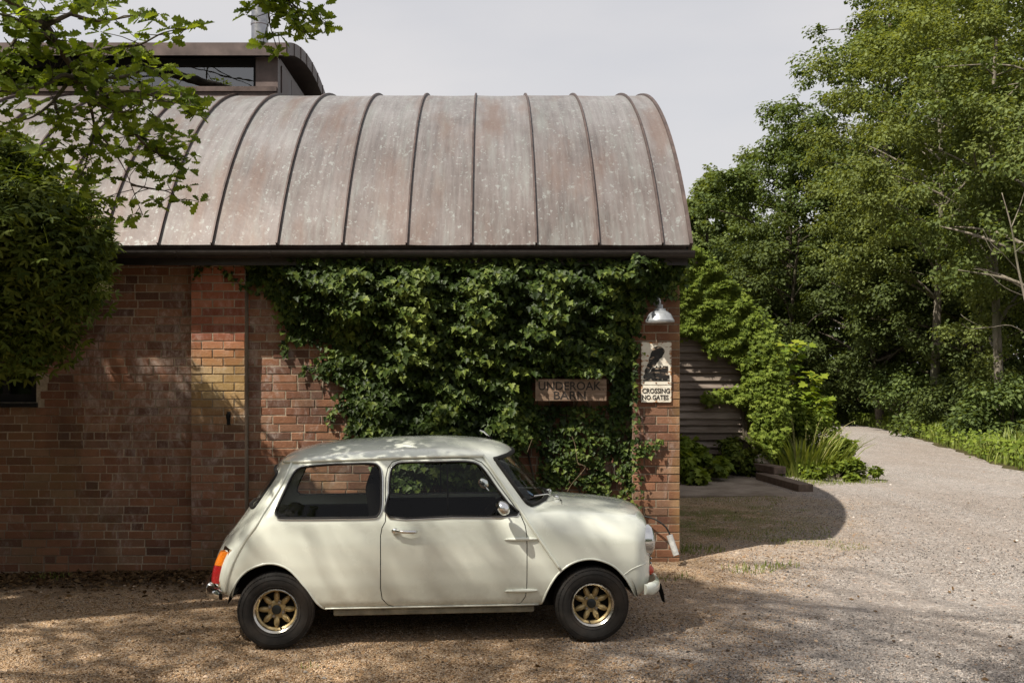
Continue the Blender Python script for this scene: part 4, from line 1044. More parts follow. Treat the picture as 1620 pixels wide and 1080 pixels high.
    MB().lathe([(.036, 1.405), (.036, 1.438), (.030, 1.455), (.016, 1.466), (0, 1.469)], 20, 'x', (0, s * .49, .428)).build('indicator', M_ORED, car, smooth=True)
    # tail lamp: amber over red on a chrome plinth
    tl = []
    for k, (za, zb, m_, nm) in enumerate(((.512, .600, M_AMB, 'amber_lens'), (.398, .509, M_RED, 'red_lens'))):
        V = []; zz = np.linspace(za, zb, 7); yy = s * np.linspace(.455, .552, 7)
        for z_ in zz:
            xr = on_x(yy, np.full(7, z_), -.9, -1.6)
            for i in range(7):
                bulge = .030 * math.sqrt(max(0, 1 - ((i - 3) / 3.0) ** 2)) + .004
                V.append((xr[i] - bulge, yy[i], z_))
        Fc = [(r * 7 + i, r * 7 + i + 1, (r + 1) * 7 + i + 1, (r + 1) * 7 + i) for r in range(6) for i in range(6)]
        nb = len(V); V += [(v[0] + .05, v[1], v[2]) for v in V]
        rim = [i for i in range(7)] + [r * 7 + 6 for r in range(1, 7)] + [42 + i for i in range(5, -1, -1)] + [r * 7 for r in range(5, 0, -1)]
        Fc += [(rim[i], rim[(i + 1) % len(rim)], rim[(i + 1) % len(rim)] + nb, rim[i] + nb) for i in range(len(rim))]
        if k == 0:
            te = MB(); xr = on_x(np.array([s * .42, s * .565] * 2), np.array([.38, .38, .622, .622]), -.9, -1.6)
            te.add([(xr[0] - .012, s * .42, .382), (xr[1] - .014, s * .568, .382), (xr[3] - .014, s * .568, .620), (xr[2] - .012, s * .42, .620), (xr[0] + .03, s * .42, .382), (xr[1] + .03, s * .568, .382), (xr[3] + .03, s * .568, .620), (xr[2] + .03, s * .42, .620)],
                   [(0, 1, 2, 3), (0, 4, 5, 1), (1, 5, 6, 2), (2, 6, 7, 3), (3, 7, 4, 0)])
            tlo = te.build('tail_light', M_CHROME, car)
        o = MB(); o.add(V, Fc); o.build(nm, m_, tlo, smooth=True, angle=50)
# windscreen and rear window
ws = glass_end(WS, .2, 1.2, 'windscreen', car)
wsx = on_x([p[0] for p in WS], [p[1] for p in WS], .2, 1.2, -.002)
line('rubber_seal', [(x, p[0], p[1]) for x, p in zip(wsx, WS)] + [(wsx[0], WS[0][0], WS[0][1])], .015, M_RUBBER, ws, 8)
stx = on_x([-.435, -.405, -.375], [.93, .95, .97], .2, 1.2, -.0)
MB().lathe([(0, 0.0005), (.026, .0005), (.026, -.001)], 20, 'x').build('sticker', plain('blue_sticker', (.06, .10, .16), .5), ws).location = (float(stx[1]) - .012, -.41, .945)
ws.children[-1].rotation_euler = (0, R(-52), R(-20))
rw = glass_end(RW, -.8, -1.6, 'rear_window', car)
rwx = on_x([p[0] for p in RW], [p[1] for p in RW], -.8, -1.6, -.001)
line('rubber_seal', [(x, p[0], p[1]) for x, p in zip(rwx, RW)] + [(rwx[0], RW[0][0], RW[0][1])], .012, M_RUBBER, rw, 8)
# wipers, bonnet badge bits, aerial
for yb, ye in ((-.24, -.44), (.10, -.10)):
    xb = float(on_z(.845, yb)); w0 = (.845, yb, xb + .012)
    x1_ = float(on_x(ye, .925, .2, 1.2)); x2_ = float(on_x(yb + .12, .93, .2, 1.2))
    wp = MB().ell(w0, (.018, .018, .016), 10, 8).build('wiper', M_CHROME, car, smooth=True)
    line('wiper_arm', [w0, ((w0[0] + x1_) / 2 + .02, (yb + ye) / 2, .93), (x1_ + .012, ye, .928)], .004, M_CHROME, wp)
    line('wiper_blade', [(float(on_x(a, .918 + .02 * abs(a - ye), .2, 1.2)) + .010, a, .918 + .02 * abs(a - ye)) for a in np.linspace(ye - .04, ye + .30, 8)], .005, M_RUBBER, wp)
line('washer_jet', [(.865, -.30, float(on_z(.865, -.30)) - .002), (.868, -.30, float(on_z(.868, -.30)) + .008)], .006, M_TRIM, body)
az = float(on_z(.40, .0)); ae = MB().ell((.40, 0, az + .006), (.022, .016, .012), 10, 8).build('aerial', M_TRIM, car, smooth=True)
line('aerial_rod', [(.40, 0, az + .012), (.36, 0, az + .05), (.33, 0, az + .06), (-.1, 0, az + .30)][:3], .006, M_CHROME, ae)
# bumpers, overriders, grille
fb = [(1.36, -.665, .335), (1.425, -.62, .333), (1.478, -.50, .330), (1.505, -.3, .330), (1.512, 0, .330)]
fb = catmull(fb + [(p[0], -p[1], p[2]) for p in fb[-2::-1]], 5)
def blade(path, h, dpt, nm, m_):
    V = []; Fc = []; pr = [(-.5, 0), (-.42, .7), (-.2, 1), (.2, 1), (.42, .7), (.5, 0)]; n = len(pr)
    for i, p in enumerate(path):
        t = (path[min(i + 1, len(path) - 1)] - path[max(i - 1, 0)]).normalized(); nrm = Vector((t.y, -t.x, 0)) * (1 if path[len(path) // 2].x > 0 else 1)
        if (nrm.x > 0) != (p.x > 0): nrm = -nrm
        sc = 1.0 if 2 < i < len(path) - 3 else .8
        for a, b in pr: V.append(p + Vector((0, 0, a * h * sc)) + nrm * b * dpt)
    for i in range(len(path) - 1):
        for k in range(n): Fc.append((i * n + k, i * n + (k + 1) % n, (i + 1) * n + (k + 1) % n, (i + 1) * n + k))
    Fc += [tuple(range(n)), tuple(range((len(path) - 1) * n + n - 1, (len(path) - 1) * n - 1, -1))]
    o = MB(); o.add(V, Fc); return o.build(nm, m_, car, smooth=True, angle=50)
fbo = blade(fb, .085, .03, 'front_bumper', M_PAINT)
rb = [(-1.36, -.60, .335), (-1.41, -.55, .335), (-1.455, -.45, .335), (-1.505, -.25, .335), (-1.515, 0, .335)]
rb = catmull(rb + [(p[0], -p[1], p[2]) for p in rb[-2::-1]], 5)
rbo = blade(rb, .075, .03, 'rear_bumper', M_CHROME)
for s in (-1, 1):
    MB().prism([(1.495, .345), (1.525, .33), (1.545, .26), (1.552, .20), (1.535, .21), (1.515, .27), (1.50, .30)], s * .46 - .012, s * .46 + .012, 'y').build('overrider', M_TRIM, fbo, bevel=.003)
    MB().ell((-1.47, s * .42, .335), (.030, .022, .050), 14, 10).build('overrider', M_CHROME, rbo, smooth=True)
gr = MB().box(1.455, 1.475, -.38, .38, .42, .70).build('grille', M_TRIM, car, bevel=.008)
for z_ in np.linspace(.45, .68, 8): MB().tube([(1.482, -.37, z_), (1.486, 0, z_), (1.482, .37, z_)], .006, 6).build('grille_bar', M_CHROME, gr, smooth=True)
line('moustache_trim', [(1.465, y, .725 - .03 * (y / .36) ** 2) for y in np.linspace(-.38, .38, 15)], .009, M_CHROME, bonnet)
# wheels
def spoke_mesh():
    mb = MB(); n = 10; st = [(.034, .013, .006), (.048, .0145, .010), (.062, .0175, .016), (.078, .0195, .020), (.093, .018, .019), (.106, .014, .014), (.114, .008, .008), (.118, .003, .003)]
    V = []
    for r, wv_, d in st:
        for k in range(n):
            a = 2 * math.pi * k / n; V.append((wv_ * math.cos(a), -.0 - d * math.sin(a) - .006, r))
    Fc = [(i * n + k, i * n + (k + 1) % n, (i + 1) * n + (k + 1) % n, (i + 1) * n + k) for i in range(len(st) - 1) for k in range(n)]
    mb.add(V, Fc + [tuple(range(n))]); return mb
sp_o = spoke_mesh()
def tread():
    return MB()
def make_wheel(x, s, tilt, front):
    yc = s * .603; w = empty('wheel', (x, yc, .2425)); w.parent = car
    if s > 0: w.rotation_euler = (0, 0, math.pi)
    # profile (radius, y) : outside is -y
    ty = MB().lathe([(.137, -.062), (.146, -.078), (.165, -.088), (.195, -.0925), (.222, -.086), (.236, -.074), (.2405, -.055), (.2425, 0), (.2405, .055), (.236, .074), (.222, .086), (.195, .0925), (.15, .08), (.137, .062)], 72, 'y')
    # flatten the contact patch a little
    ty.v = [(v[0], v[1] * (1.06 if v[2] < -.2 else 1), max(v[2], -.2405)) for v in ty.v]
    tyo = ty.build('tyre', M_TYRE, w, smooth=True, angle=60)
    tb = MB()
    for k in range(60):
        a = 2 * math.pi * k / 60; c, sn = math.cos(a), math.sin(a)
        if sn < -.97: continue
        for y0, y1 in ((-.086, -.050), (-.038, -.004), (.004, .038), (.050, .08)):
            V = []
            for rr_ in (.2370 if abs(y0) > .045 and False else .239, .2445 if abs(y0) < .05 else .2432):
                for da, yy in ((-.040, y0), (.034, y0), (.044, y1), (-.030, y1)):
                    rad = rr_ - (.010 if abs(yy) > .075 else 0)
                    V.append((rad * math.cos(a + da), yy, rad * math.sin(a + da)))
            tb.add(V, [(4, 5, 6, 7), (0, 4, 7, 3), (1, 2, 6, 5), (0, 1, 5, 4), (3, 7, 6, 2)])
    to = tb.build('tread_blocks', M_TYRE, w); to['kind'] = 'stuff'
    for rr_, yy in ((.205, -.0915), (.158, -.0855)): MB().tube([(rr_ * math.cos(a), yy, rr_ * math.sin(a)) for a in np.linspace(0, 2 * math.pi, 73)], .0022, 5, False).build('sidewall_ring', M_TYRE, w, smooth=True, fix=False)
    MB().lathe([(.132, -.074), (.138, -.080), (.143, -.076), (.143, -.066), (.136, -.060), (.130, -.055), (.127, -.030), (.1245, -.012), (.118, -.008), (.118, .0), (.124, .05), (.138, .066)], 64, 'y').build('rim', M_RIM, w, smooth=True, angle=40)
    MB().lathe([(.1165, -.020), (.1275, -.030), (.1275, -.004), (.1165, -.004)], 48, 'y', closed=True).build('spoke_ring', M_GOLD, w, smooth=True, angle=40)
    for k in range(8):
        o = sp_o.build('spoke', M_GOLD, w, smooth=True) if k == 0 else None
        if k == 0: sm = o.data
        else: o = bpy.data.objects.new('spoke', sm); COL.objects.link(o); o.parent = w
        o.rotation_euler = (0, tilt + 2 * math.pi * k / 8, 0)
    MB().lathe([(.058, .004), (.060, -.008), (.050, -.014), (.034, -.015), (.033, -.020), (.0, -.021)], 32, 'y').build('hub', M_GOLD, w, smooth=True, angle=40)
    MB().lathe([(.031, -.018), (.030, -.027), (.022, -.031), (0, -.032)], 24, 'y').build('hub_cap', plain('blackened_cap', (.03, .035, .035), .4, .5), w, smooth=True, angle=40)
    for k in range(4):
        a = tilt + math.pi / 8 + math.pi / 2 * k
        MB().lathe([(.0115, -.008), (.0115, -.022), (.009, -.027), (.0, -.028)], 6, 'y', (.046 * math.sin(a), 0, .046 * math.cos(a))).build('wheel_nut', M_STEEL, w)
    a = tilt + 2.9; line('valve', [(.112 * math.sin(a), -.01, .112 * math.cos(a)), (.118 * math.sin(a), -.045, .118 * math.cos(a))], .0045, M_RUBBER, w)
    MB().lathe([(.115, .006), (.115, .02), (0, .02)], 40, 'y').build('brake_drum', M_UNDER, w, smooth=True, angle=40)
    return w
make_wheel(-1.018, -1, R(0), False); make_wheel(1.018, -1, R(22), True); make_wheel(-1.018, 1, R(12), False); make_wheel(1.018, 1, R(5), True)
for xw in (-1.018, 1.018):
    for s in (-1, 1):
        V = []; Fc = []
        pr = [(a, .305) for a in np.linspace(.12, math.pi - .12, 20)]
        for a, r_ in pr:
            for yy in (.655, .34): V.append((xw + r_ * math.cos(a), s * yy, .25 + r_ * math.sin(a) * .96))
        for i in range(len(pr) - 1): Fc.append((2 * i, 2 * i + 1, 2 * i + 3, 2 * i + 2))
        Fc.append(tuple(range(1, 2 * len(pr), 2)))
        mesh('arch_liner', V, Fc, M_UNDER, car)
    MB().tube([(xw, -.58, .235), (xw, .58, .235)], .03, 10).build('axle', M_UNDER, car)
MB().box(-1.25, 1.25, -.34, .34, .17, .30).build('floor_pan', M_UNDER, car)
MB().box(-.68, .64, -.60, .60, .215, .245).build('floor', M_UNDER, car)
line('exhaust_pipe', [(-1.50, .12, .21), (-1.2, .12, .20), (-.5, .05, .17)], .02, M_STEEL, car)
# cabin: dashboard, seats, steering wheel, shelves, lining
MB().box(.50, .68, -.55, .55, .62, .80).build('dashboard', M_TRIM, car, bevel=.03)
MB().box(-.34, .50, -.63, -.60, .28, .80).build('door_card', M_TRIM, doors[-1])
MB().box(-.34, .50, .60, .63, .28, .80).build('door_card', M_TRIM, doors[1])
for s in (-1, 1): MB().box(-1.0, -.36, min(s * .515, s * .59), max(s * .515, s * .59), .305, .765).build('companion_bin', M_TRIM, car, bevel=.02)
for s in (-1, 1):
    st = empty('front_seat', (-.18, s * .30, .30)); st.parent = car
    MB().box(-.05, .42, -.22, .22, 0, .14).build('cushion', M_TRIM, st, bevel=.05, smooth=True, seg=3)
    bk = [(-.02, .06), (-.13, .40), (-.185, .66), (-.20, .735), (-.235, .76), (-.275, .745), (-.28, .68), (-.24, .40), (-.14, .04)]
    MB().prism(bk, -.205, .205, 'y').build('backrest', M_TRIM, st, bevel=.035, smooth=True, seg=3)
MB().box(-.98, -.60, -.48, .48, .30, .46).build('rear_bench', M_TRIM, car, bevel=.05, smooth=True, seg=3)
MB().prism([(-.86, .44), (-.96, .78), (-1.02, .80), (-1.06, .78), (-.98, .44)], -.50, .50, 'y').build('rear_backrest', M_TRIM, car, bevel=.03, smooth=True, seg=3)
MB().box(-1.20, -1.03, -.40, .40, .76, .785).build('parcel_shelf', M_TRIM, car, bevel=.008)
swm = MB().tube([(.16 * math.cos(a), .16 * math.sin(a), 0) for a in np.linspace(0, 2 * math.pi, 41)], .011, 8, False)
for a in (R(90), R(210), R(330)): swm.tube([(0, 0, -.01), (.155 * math.cos(a), .155 * math.sin(a), 0)], .007, 6)
swo = swm.build('steering_wheel', M_TRIM, car, smooth=True, fix=False); swo.location = (.36, -.30, .80); swo.rotation_euler = (0, R(-42), 0)
line('steering_column', [(.36, -.30, .80), (.60, -.30, .60)], .018, M_TRIM, car)
line('gear_lever', [(.25, 0, .30), (.12, 0, .62), (.10, 0, .70)], .008, M_CHROME, car)
MB().ell((.34, 0, 1.14), (.012, .08, .025), 14, 8).build('interior_mirror', M_TRIM, car, smooth=True)

# ------------------------------------------------------------------ ivy on the barn
def tiny(tmpl, m, rnd):
    me = cloud(np.zeros((1, 3)), np.array([[0, 1, 0.]]), np.array([[0, 0, 1.]]), 1.0, *tmpl, rnd=np.array([rnd]), name='leaf'); me.materials.append(m); return me
def leaf_objects(parent, P, U, N, S, tmpl, m, inv=None):
    """single leaves as parts, sharing a handful of meshes"""
    mm = [tiny(tmpl, m, r) for r in (.1, .3, .5, .7, .95)]
    N = unit(N); U = unit(U - (U * N).sum(1, keepdims=True) * N); W = np.cross(U, N)
    for i in range(len(P)):
        o = bpy.data.objects.new('leaf', mm[i % 5]); COL.objects.link(o)
        mw = Matrix(((W[i][0], U[i][0], N[i][0], P[i][0]), (W[i][1], U[i][1], N[i][1], P[i][1]), (W[i][2], U[i][2], N[i][2], P[i][2]), (0, 0, 0, 1))) @ Matrix.Scale(float(S[i]), 4)
        o.parent = parent
        o.matrix_parent_inverse = Matrix.Translation(-Vector(parent.location)) if inv is None else inv
        o.matrix_basis = mw
def pin(o, root): o.parent = root; o.matrix_parent_inverse = Matrix.Translation(-Vector(root.location)); return o
def vnoise(x, y, seed=0):
    r = np.random.default_rng(seed); out = np.zeros_like(np.asarray(x, float)); amp = 1.0
    for k in range(4):
        for _ in range(3):
            a = r.normal(size=2) * (1.0 * 1.9 ** k); ph = r.random() * 6.28; out = out + amp * np.sin(a[0] * x + a[1] * y + ph)
        amp *= .6
    return out / 3.2
IVY_P = [(335, 403), (332, 410), (345, 420), (385, 428), (410, 448), (441, 484), (450, 506), (460, 532), (500, 540), (540, 547), (525, 560), (507, 572), (507, 591), (551, 603), (556, 613), (538, 637), (557, 663), (566, 696), (606, 735), (612, 800), (700, 812), (800, 812), (862, 775), (900, 800), (930, 775), (960, 790), (1000, 796), (1008, 760), (1000, 722), (1032, 716), (1030, 704), (1002, 690), (1003, 640), (1003, 590), (1006, 545), (1004, 520), (1016, 500), (1010, 478), (1044, 470), (1058, 452), (1076, 440), (1084, 425), (1094, 402)]
def ivy():
    root = empty('ivy', (-.2, YW, gzf(-.2, YW)), 0, 'dark green ivy covering the barn wall round the wooden name board', 'ivy')
    n = 80000
    px = rng.uniform(325, 1100, n); py = rng.uniform(400, 815, n)
    jx = px + rng.normal(0, 7, n); jy = py + rng.normal(0, 6, n)
    ok = inside(IVY_P, jx, jy)
    for (hx_, hy_, a, b) in ((836, 732, 19, 34), (966, 736, 11, 13), (905, 778, 26, 12), (975, 770, 10, 14), (690, 780, 30, 18), (925, 742, 8, 8)):
        ok &= ((px - hx_) / a) ** 2 + ((py - hy_) / b) ** 2 > 1 + .3 * rng.normal(size=n)
    ok &= ~((px > 840) & (px < 966) & (py > 592) & (py < 641) & (rng.random(n) > .0))
    ok &= ~((px > 1008) & (py > 533) & (py < 645))
    low = (py > 640) & (px > 835)
    ok &= ~(low & (rng.random(n) > .62))
    px, py, low = px[ok], py[ok], low[ok]
    # thickness of the growth: thin at the rim, billowing inside
    poly = np.array(IVY_P, float); d = np.full(len(px), 1e9)
    for i in range(len(poly)):
        a, b = poly[i], poly[(i + 1) % len(poly)]; ab = b - a
        if a[1] < 404 and b[1] < 404: continue
        t_ = np.clip(((px - a[0]) * ab[0] + (py - a[1]) * ab[1]) / (ab @ ab + 1e-9), 0, 1)
        d = np.minimum(d, np.hypot(px - a[0] - t_ * ab[0], py - a[1] - t_ * ab[1]))
    T = .045 + sstep(0, 80, d) * (.36 - .16 * sstep(440, 640, py)) * (1 - .72 * low)
    cl = vnoise(px / 11., py / 9., 4)
    T = T * (1 + .5 * np.clip(cl, -1, 1))
    T = np.minimum(T, np.where(py < 425, .34, .5))
    T = np.where((px > 815) & (px < 985) & (py > 596) & (py < 668), np.minimum(T, .12), T)
    T = np.where((px > 800) & (px < 970) & (py > 560) & (py <= 596), np.clip(T, .22, .30), T)
    fr = rng.random(len(px)) ** .55
    base = np.where(px > 1000, YP - .02, YW - .02)
    Y = base - T * fr
    P = np.stack([(px - CX) / F_PX * Y, Y, CAM_H + (YH - py) / F_PX * Y], 1)
    P[:, 2] -= .05 * T * rng.random(len(px))
    keep = (rng.random(len(px)) < .30 + .7 * fr) & (P[:, 2] < 2.80)
    P, fr, cl, low = P[keep], fr[keep], cl[keep], low[keep]; n = len(P)
    k = rng.choice(n, min(n, 27000), replace=False); P, fr, cl, low = P[k], fr[k], cl[k], low[k]; n = len(P)
    N = np.array([0, -.75, .50]) + rng.normal(0, .36, (n, 3)); U = np.array([0, -.25, -.9]) + rng.normal(0, .45, (n, 3))
    S = np.where(low, rng.uniform(.030, .050, n), rng.uniform(.036, .066, n) * (1 + .12 * np.clip(cl, -1, 1)))
    rn = np.clip(rng.random(n) * .62 + .30 * np.clip(cl, -.6, 1) + .22 * fr * (rng.random(n) > .7), 0, 1)  # bulging outer clumps lighter, hollows darker: light put into the leaf tint
    sc = fr * S * (~low); top = np.argsort(-sc)[:300]; m = np.ones(n, bool); m[top] = False
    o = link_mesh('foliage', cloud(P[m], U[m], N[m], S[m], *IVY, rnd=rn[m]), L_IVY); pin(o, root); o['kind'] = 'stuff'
    leaf_objects(root, P[top], U[top], N[top], S[top], IVY, L_IVY)
    RP = []
    for pl in (((332, 412), (318, 420), (312, 436)), ((352, 424), (372, 444), (398, 462)), ((508, 584), (488, 582), (476, 590)), ((540, 640), (526, 650), (520, 664)), ((460, 532), (448, 545), (452, 560)), ((1003, 716), (1018, 708), (1034, 706), (1040, 697)), ((935, 770), (930, 790), (938, 806)), ((1000, 790), (1006, 806), (1002, 822)), ((1005, 560), (1012, 552)), ((1040, 470), (1062, 462), (1072, 470)), ((556, 668), (548, 684), (552, 700)), ((870, 770), (860, 790), (866, 806))):
        cv = catmull([(a, b) for a, b in pl], 6)
        pin(MB().tube([PX(p.x, p.y, (YP if p.x > 1001 or p.x < 388 else YW) - .015) for p in cv], .004, 5).build('runner', M_BARK, fix=False), root)
        for p in cv:
            for _ in range(2): RP.append(np.array(PX(p.x + rng.normal() * 3, p.y + rng.normal() * 3, (YP if p.x > 1001 or p.x < 388 else YW) - .03)))
    RP = np.array(RP); n = len(RP)
    o = pin(link_mesh('runner_leaves', cloud(RP, np.array([0, -.2, -.9]) + rng.normal(0, .5, (n, 3)), np.array([0, -.85, .4]) + rng.normal(0, .3, (n, 3)), rng.uniform(.028, .055, n), *IVY), L_IVY), root); o['kind'] = 'stuff'
    st = MB(); rr = random.Random(5)
    for k in range(16):
        x = rr.uniform(-.6, 1.2); z0 = gzf(x, YW) - .02; pts = []; xx = x
        for j in range(9):
            pts.append((xx, YW - .02 - .01 * rr.random(), z0 + j * .27)); xx += rr.uniform(-.14, .12)
        st.tube(pts, [.012 - .001 * j for j in range(9)], 5)
    pin(st.build('stem', M_BARK, fix=False), root)
    # dead trailing stem hanging in front of the growth
    for pl in (((905, 690), (910, 705), (914, 732), (920, 735), (926, 739), (916, 752), (904, 766), (894, 784)), ((914, 732), (925, 737)), ((834, 715), (842, 694))):
        pin(MB().tube(catmull([PX(a, b, 8.66) for a, b in pl], 4), .0022, 5).build('dry_stem', plain('dry_stem', (.26, .19, .11), .8), fix=False), root)
ivy()
# cable and grey pipe end at the corner
cab = MB().tube(catmull([PX(1018, 816, 8.95), PX(1036, 821, 8.90), PX(1052, 832, 8.86), PX(1060, 846, 8.84), PX(1062, 858, 8.82)], 6), .008, 8).build('hose', M_RUBBER, smooth=True)
tag(cab, 'thin black hose looping down into a pale pipe at the barn corner', 'hose')
pa, pb = PX(1059, 846, 8.83), PX(1070, 878, 8.78); dv = (pb - pa)
pm = MB()
for r_ in (.028, .023): pm.tube([pa, pa + dv * .15, pb], [r_ * 1.05, r_, r_], 16, False)
tag(pm.build('pipe', plain('pale_plastic', (.50, .50, .48), .5), smooth=True), 'short pale plastic pipe leaning at the foot of the corner pillar', 'pipe')

# ------------------------------------------------------------------ timber shed behind
def wb_fn(t):
    p = t.obj(); oi = t.n('ObjectInfo').outputs['Random']
    q = t.scale(p, (1.1, 8, 20)); nz = t.noise(q, 2.5, 7, .65, .4); bl = t.noise(p, 1.3, 4)
    c = t.ramp(t.math('MULTIPLY_ADD', oi, .25, t.math('MULTIPLY', nz, .8)), [(.25, (.07, .055, .045)), (.5, (.16, .13, .108)), (.75, (.29, .25, .215))])
    c = t.mix(t.ramp(bl, [(.5, 0.0), (.7, .5)]), c, (.07, .055, .04))
    t.bsdf(c, .9, 0, .15, t.bump(nz, .006, .8))
M_WB = mat('weathered_board', wb_fn)
YSH = 16.8
shed = empty('timber_shed', (3.2, YSH, gzf(3.2, YSH)), 0, 'weatherboarded timber shed under creeper behind the barn', 'shed')
def shx(px): return (px - CX) / F_PX * YSH
def shz(py): return CAM_H + (YH - py) / F_PX * YSH
SX1 = shx(1192)
pin(MB().prism([(1.76, -.1), (SX1, -.1), (SX1, 2.55), (3.0, 4.05), (1.76, 4.3)], YSH + .05, YSH + .12, 'y').build('gable_wall', M_UNDER), shed)
pin(MB().box(SX1 - .07, SX1, YSH + .13, YSH + 5, -.1, 2.5).build('side_wall', M_WB), shed)
pin(MB().prism([(SX1 + .15, 2.50), (SX1 + .15, 2.62), (3.0, 4.17), (1.76, 4.42), (1.76, 4.30), (3.0, 4.05)], YSH - .15, YSH + 5, 'y').build('roof', M_FASC), shed)
z = -.06; k = 0; rr = random.Random(9)
while z < 3.9:
    h = .122 * rr.uniform(.94, 1.08)
    xr = SX1 + .005 if z < 2.45 else max(2.0, SX1 - (z - 2.45) * 1.05)
    prof = [(YSH + .05, z), (YSH - .026, z - .014), (YSH - .034 - rr.uniform(0, .010), z + .004), (YSH + .032, z + h + .022), (YSH + .05, z + h + .022)]
    tl_ = rr.uniform(-.010, .010)
    V = [(1.765, y, zz) for y, zz in prof] + [(xr, y, zz + tl_) for y, zz in prof]
    n = len(prof); Fc = [tuple(range(n)), tuple(range(2 * n - 1, n - 1, -1))] + [(i, n + i, n + (i + 1) % n, (i + 1) % n) for i in range(n)]
    mb = MB(); mb.add(V, Fc); pin(mb.build('board', M_WB), shed)
    z += h; k += 1
# round enamel disc hung on the shed
dsk = empty('red_ring_sign', (shx(1174), YSH - .02, shz(621)), 0, 'small white plate with a red ring hung on the shed boards', 'sign')
MB().box(-.10, .10, -.012, 0, -.13, .13).build('plate', M_ENSIGN, dsk, bevel=.004)
MB().lathe([(.085, -.0165), (.055, -.0165), (.055, -.012), (.085, -.012)], 28, 'y', closed=True).build('red_ring', plain('red_enamel', (.42, .03, .03), .5, var=.4, scale=60), dsk)

# concrete pad, railway sleepers, stone
def conc_fn(t):
    p = t.pos(); nz = t.noise(p, 2.5, 7, .7); f = t.noise(p, 60, 4)
    c = t.ramp(nz, [(.3, (.14, .11, .085)), (.6, (.29, .245, .20)), (.8, (.38, .335, .285))])
    t.bsdf(t.mix(t.math('MULTIPLY', f, .4), c, (.13, .10, .07)), .95, 0, .15, t.bump(f, .004, .6))
M_CONC = mat('dirty_concrete', conc_fn)
pad = MB().box(1.76, 4.15, 13.6, 16.75, .02, .128).build('concrete_pad', M_CONC, bevel=.012); tag(pad, 'dirty concrete pad in front of the timber shed', kind='structure')
M_SLEEP = plain('tarred_sleeper', (.14, .10, .075), .9, var=.5, scale=9)
for nm, (a, b), w, z0, h, lab in (('sleeper', ((1206, 745, 15.9), (1275, 762, 14.1)), .22, .04, .125, 'long dark railway sleeper lying on the ground beside the concrete pad'),
                                 ('sleeper', ((1200, 735, 16.3), (1234, 740, 15.6)), .21, .165, .12, 'short sleeper offcut stacked on the longer sleeper')):
    A = Vector(((a[0] - CX) / F_PX * a[2], a[2], 0)); B = Vector(((b[0] - CX) / F_PX * b[2], b[2], 0)); L = (B - A).length
    o = MB().box(0, L, -w / 2, w / 2, 0, h).build(nm, M_SLEEP, bevel=.012); o.location = (A.x, A.y, gzf(A.x, A.y) + z0 - .06); o.rotation_euler = (0, 0, math.atan2(B.y - A.y, B.x - A.x))
    tag(o, lab, 'sleeper', 'old railway sleepers')
stn = MB().ell((0, 0, 0), (.17, .12, .11), 9, 7); rr = random.Random(2); stn.v = [(v[0] * rr.uniform(.8, 1.15), v[1] * rr.uniform(.8, 1.15), v[2] * rr.uniform(.7, 1.1)) for v in stn.v]
so = stn.build('stone', plain('pale_stone', (.42, .37, .30), .9, var=.3, scale=14)); so.location = (shx(1208) * .975, 16.3, .385); tag(so, 'pale rough stone resting on the short sleeper', 'stone')

# ------------------------------------------------------------------ plants
def stemmed(root, name, clumps, leaf_tmpl, m, size, per, base, stem_r=.012, up=.6, flat=.75, stem_mat=None, droop=.2, spread=.5):
    """a bush: leaf clumps on stems rising from the base"""
    C_ = np.array([c[:3] for c in clumps]); Rr = np.array([c[3] for c in clumps]); P = []; N = []; U = []
    for c, r in zip(C_, Rr):
        n = max(8, int(per * (r / np.mean(Rr)) ** 2)); d = rdir(n); rad = r * rng.random(n)[:, None] ** .45
        p = c + d * rad * np.array([1, 1, flat]); P.append(p)
        N.append(d * spread + np.array([0, 0, up]) + rng.normal(0, .35, (n, 3)))
        U.append(d + np.array([0, 0, -droop]) + rng.normal(0, .5, (n, 3)))
    P = np.concatenate(P); N = np.concatenate(N); U = np.concatenate(U)
    ok = P[:, 2] > gz(P[:, 0], P[:, 1]) + .02
    P, N, U = P[ok], N[ok], U[ok]; S = size * rng.uniform(.65, 1.2, len(P))
    o = pin(link_mesh('foliage', cloud(P, U, N, S, *leaf_tmpl), m), root); o['kind'] = 'stuff'
    st = MB(); b = Vector(base)
    for c, r in zip(C_, Rr):
        e = Vector(c); mid = (b + e) * .5 + Vector((0, 0, .12 * (e - b).length)); j = Vector((rng.normal() * .06, rng.normal() * .06, 0))
        st.tube(catmull([b + j, mid, e], 4), [stem_r * (1 - .09 * i) for i in range(9)], 5)
    pin(st.build('stem', stem_mat or M_BARK, fix=False), root)
    return P
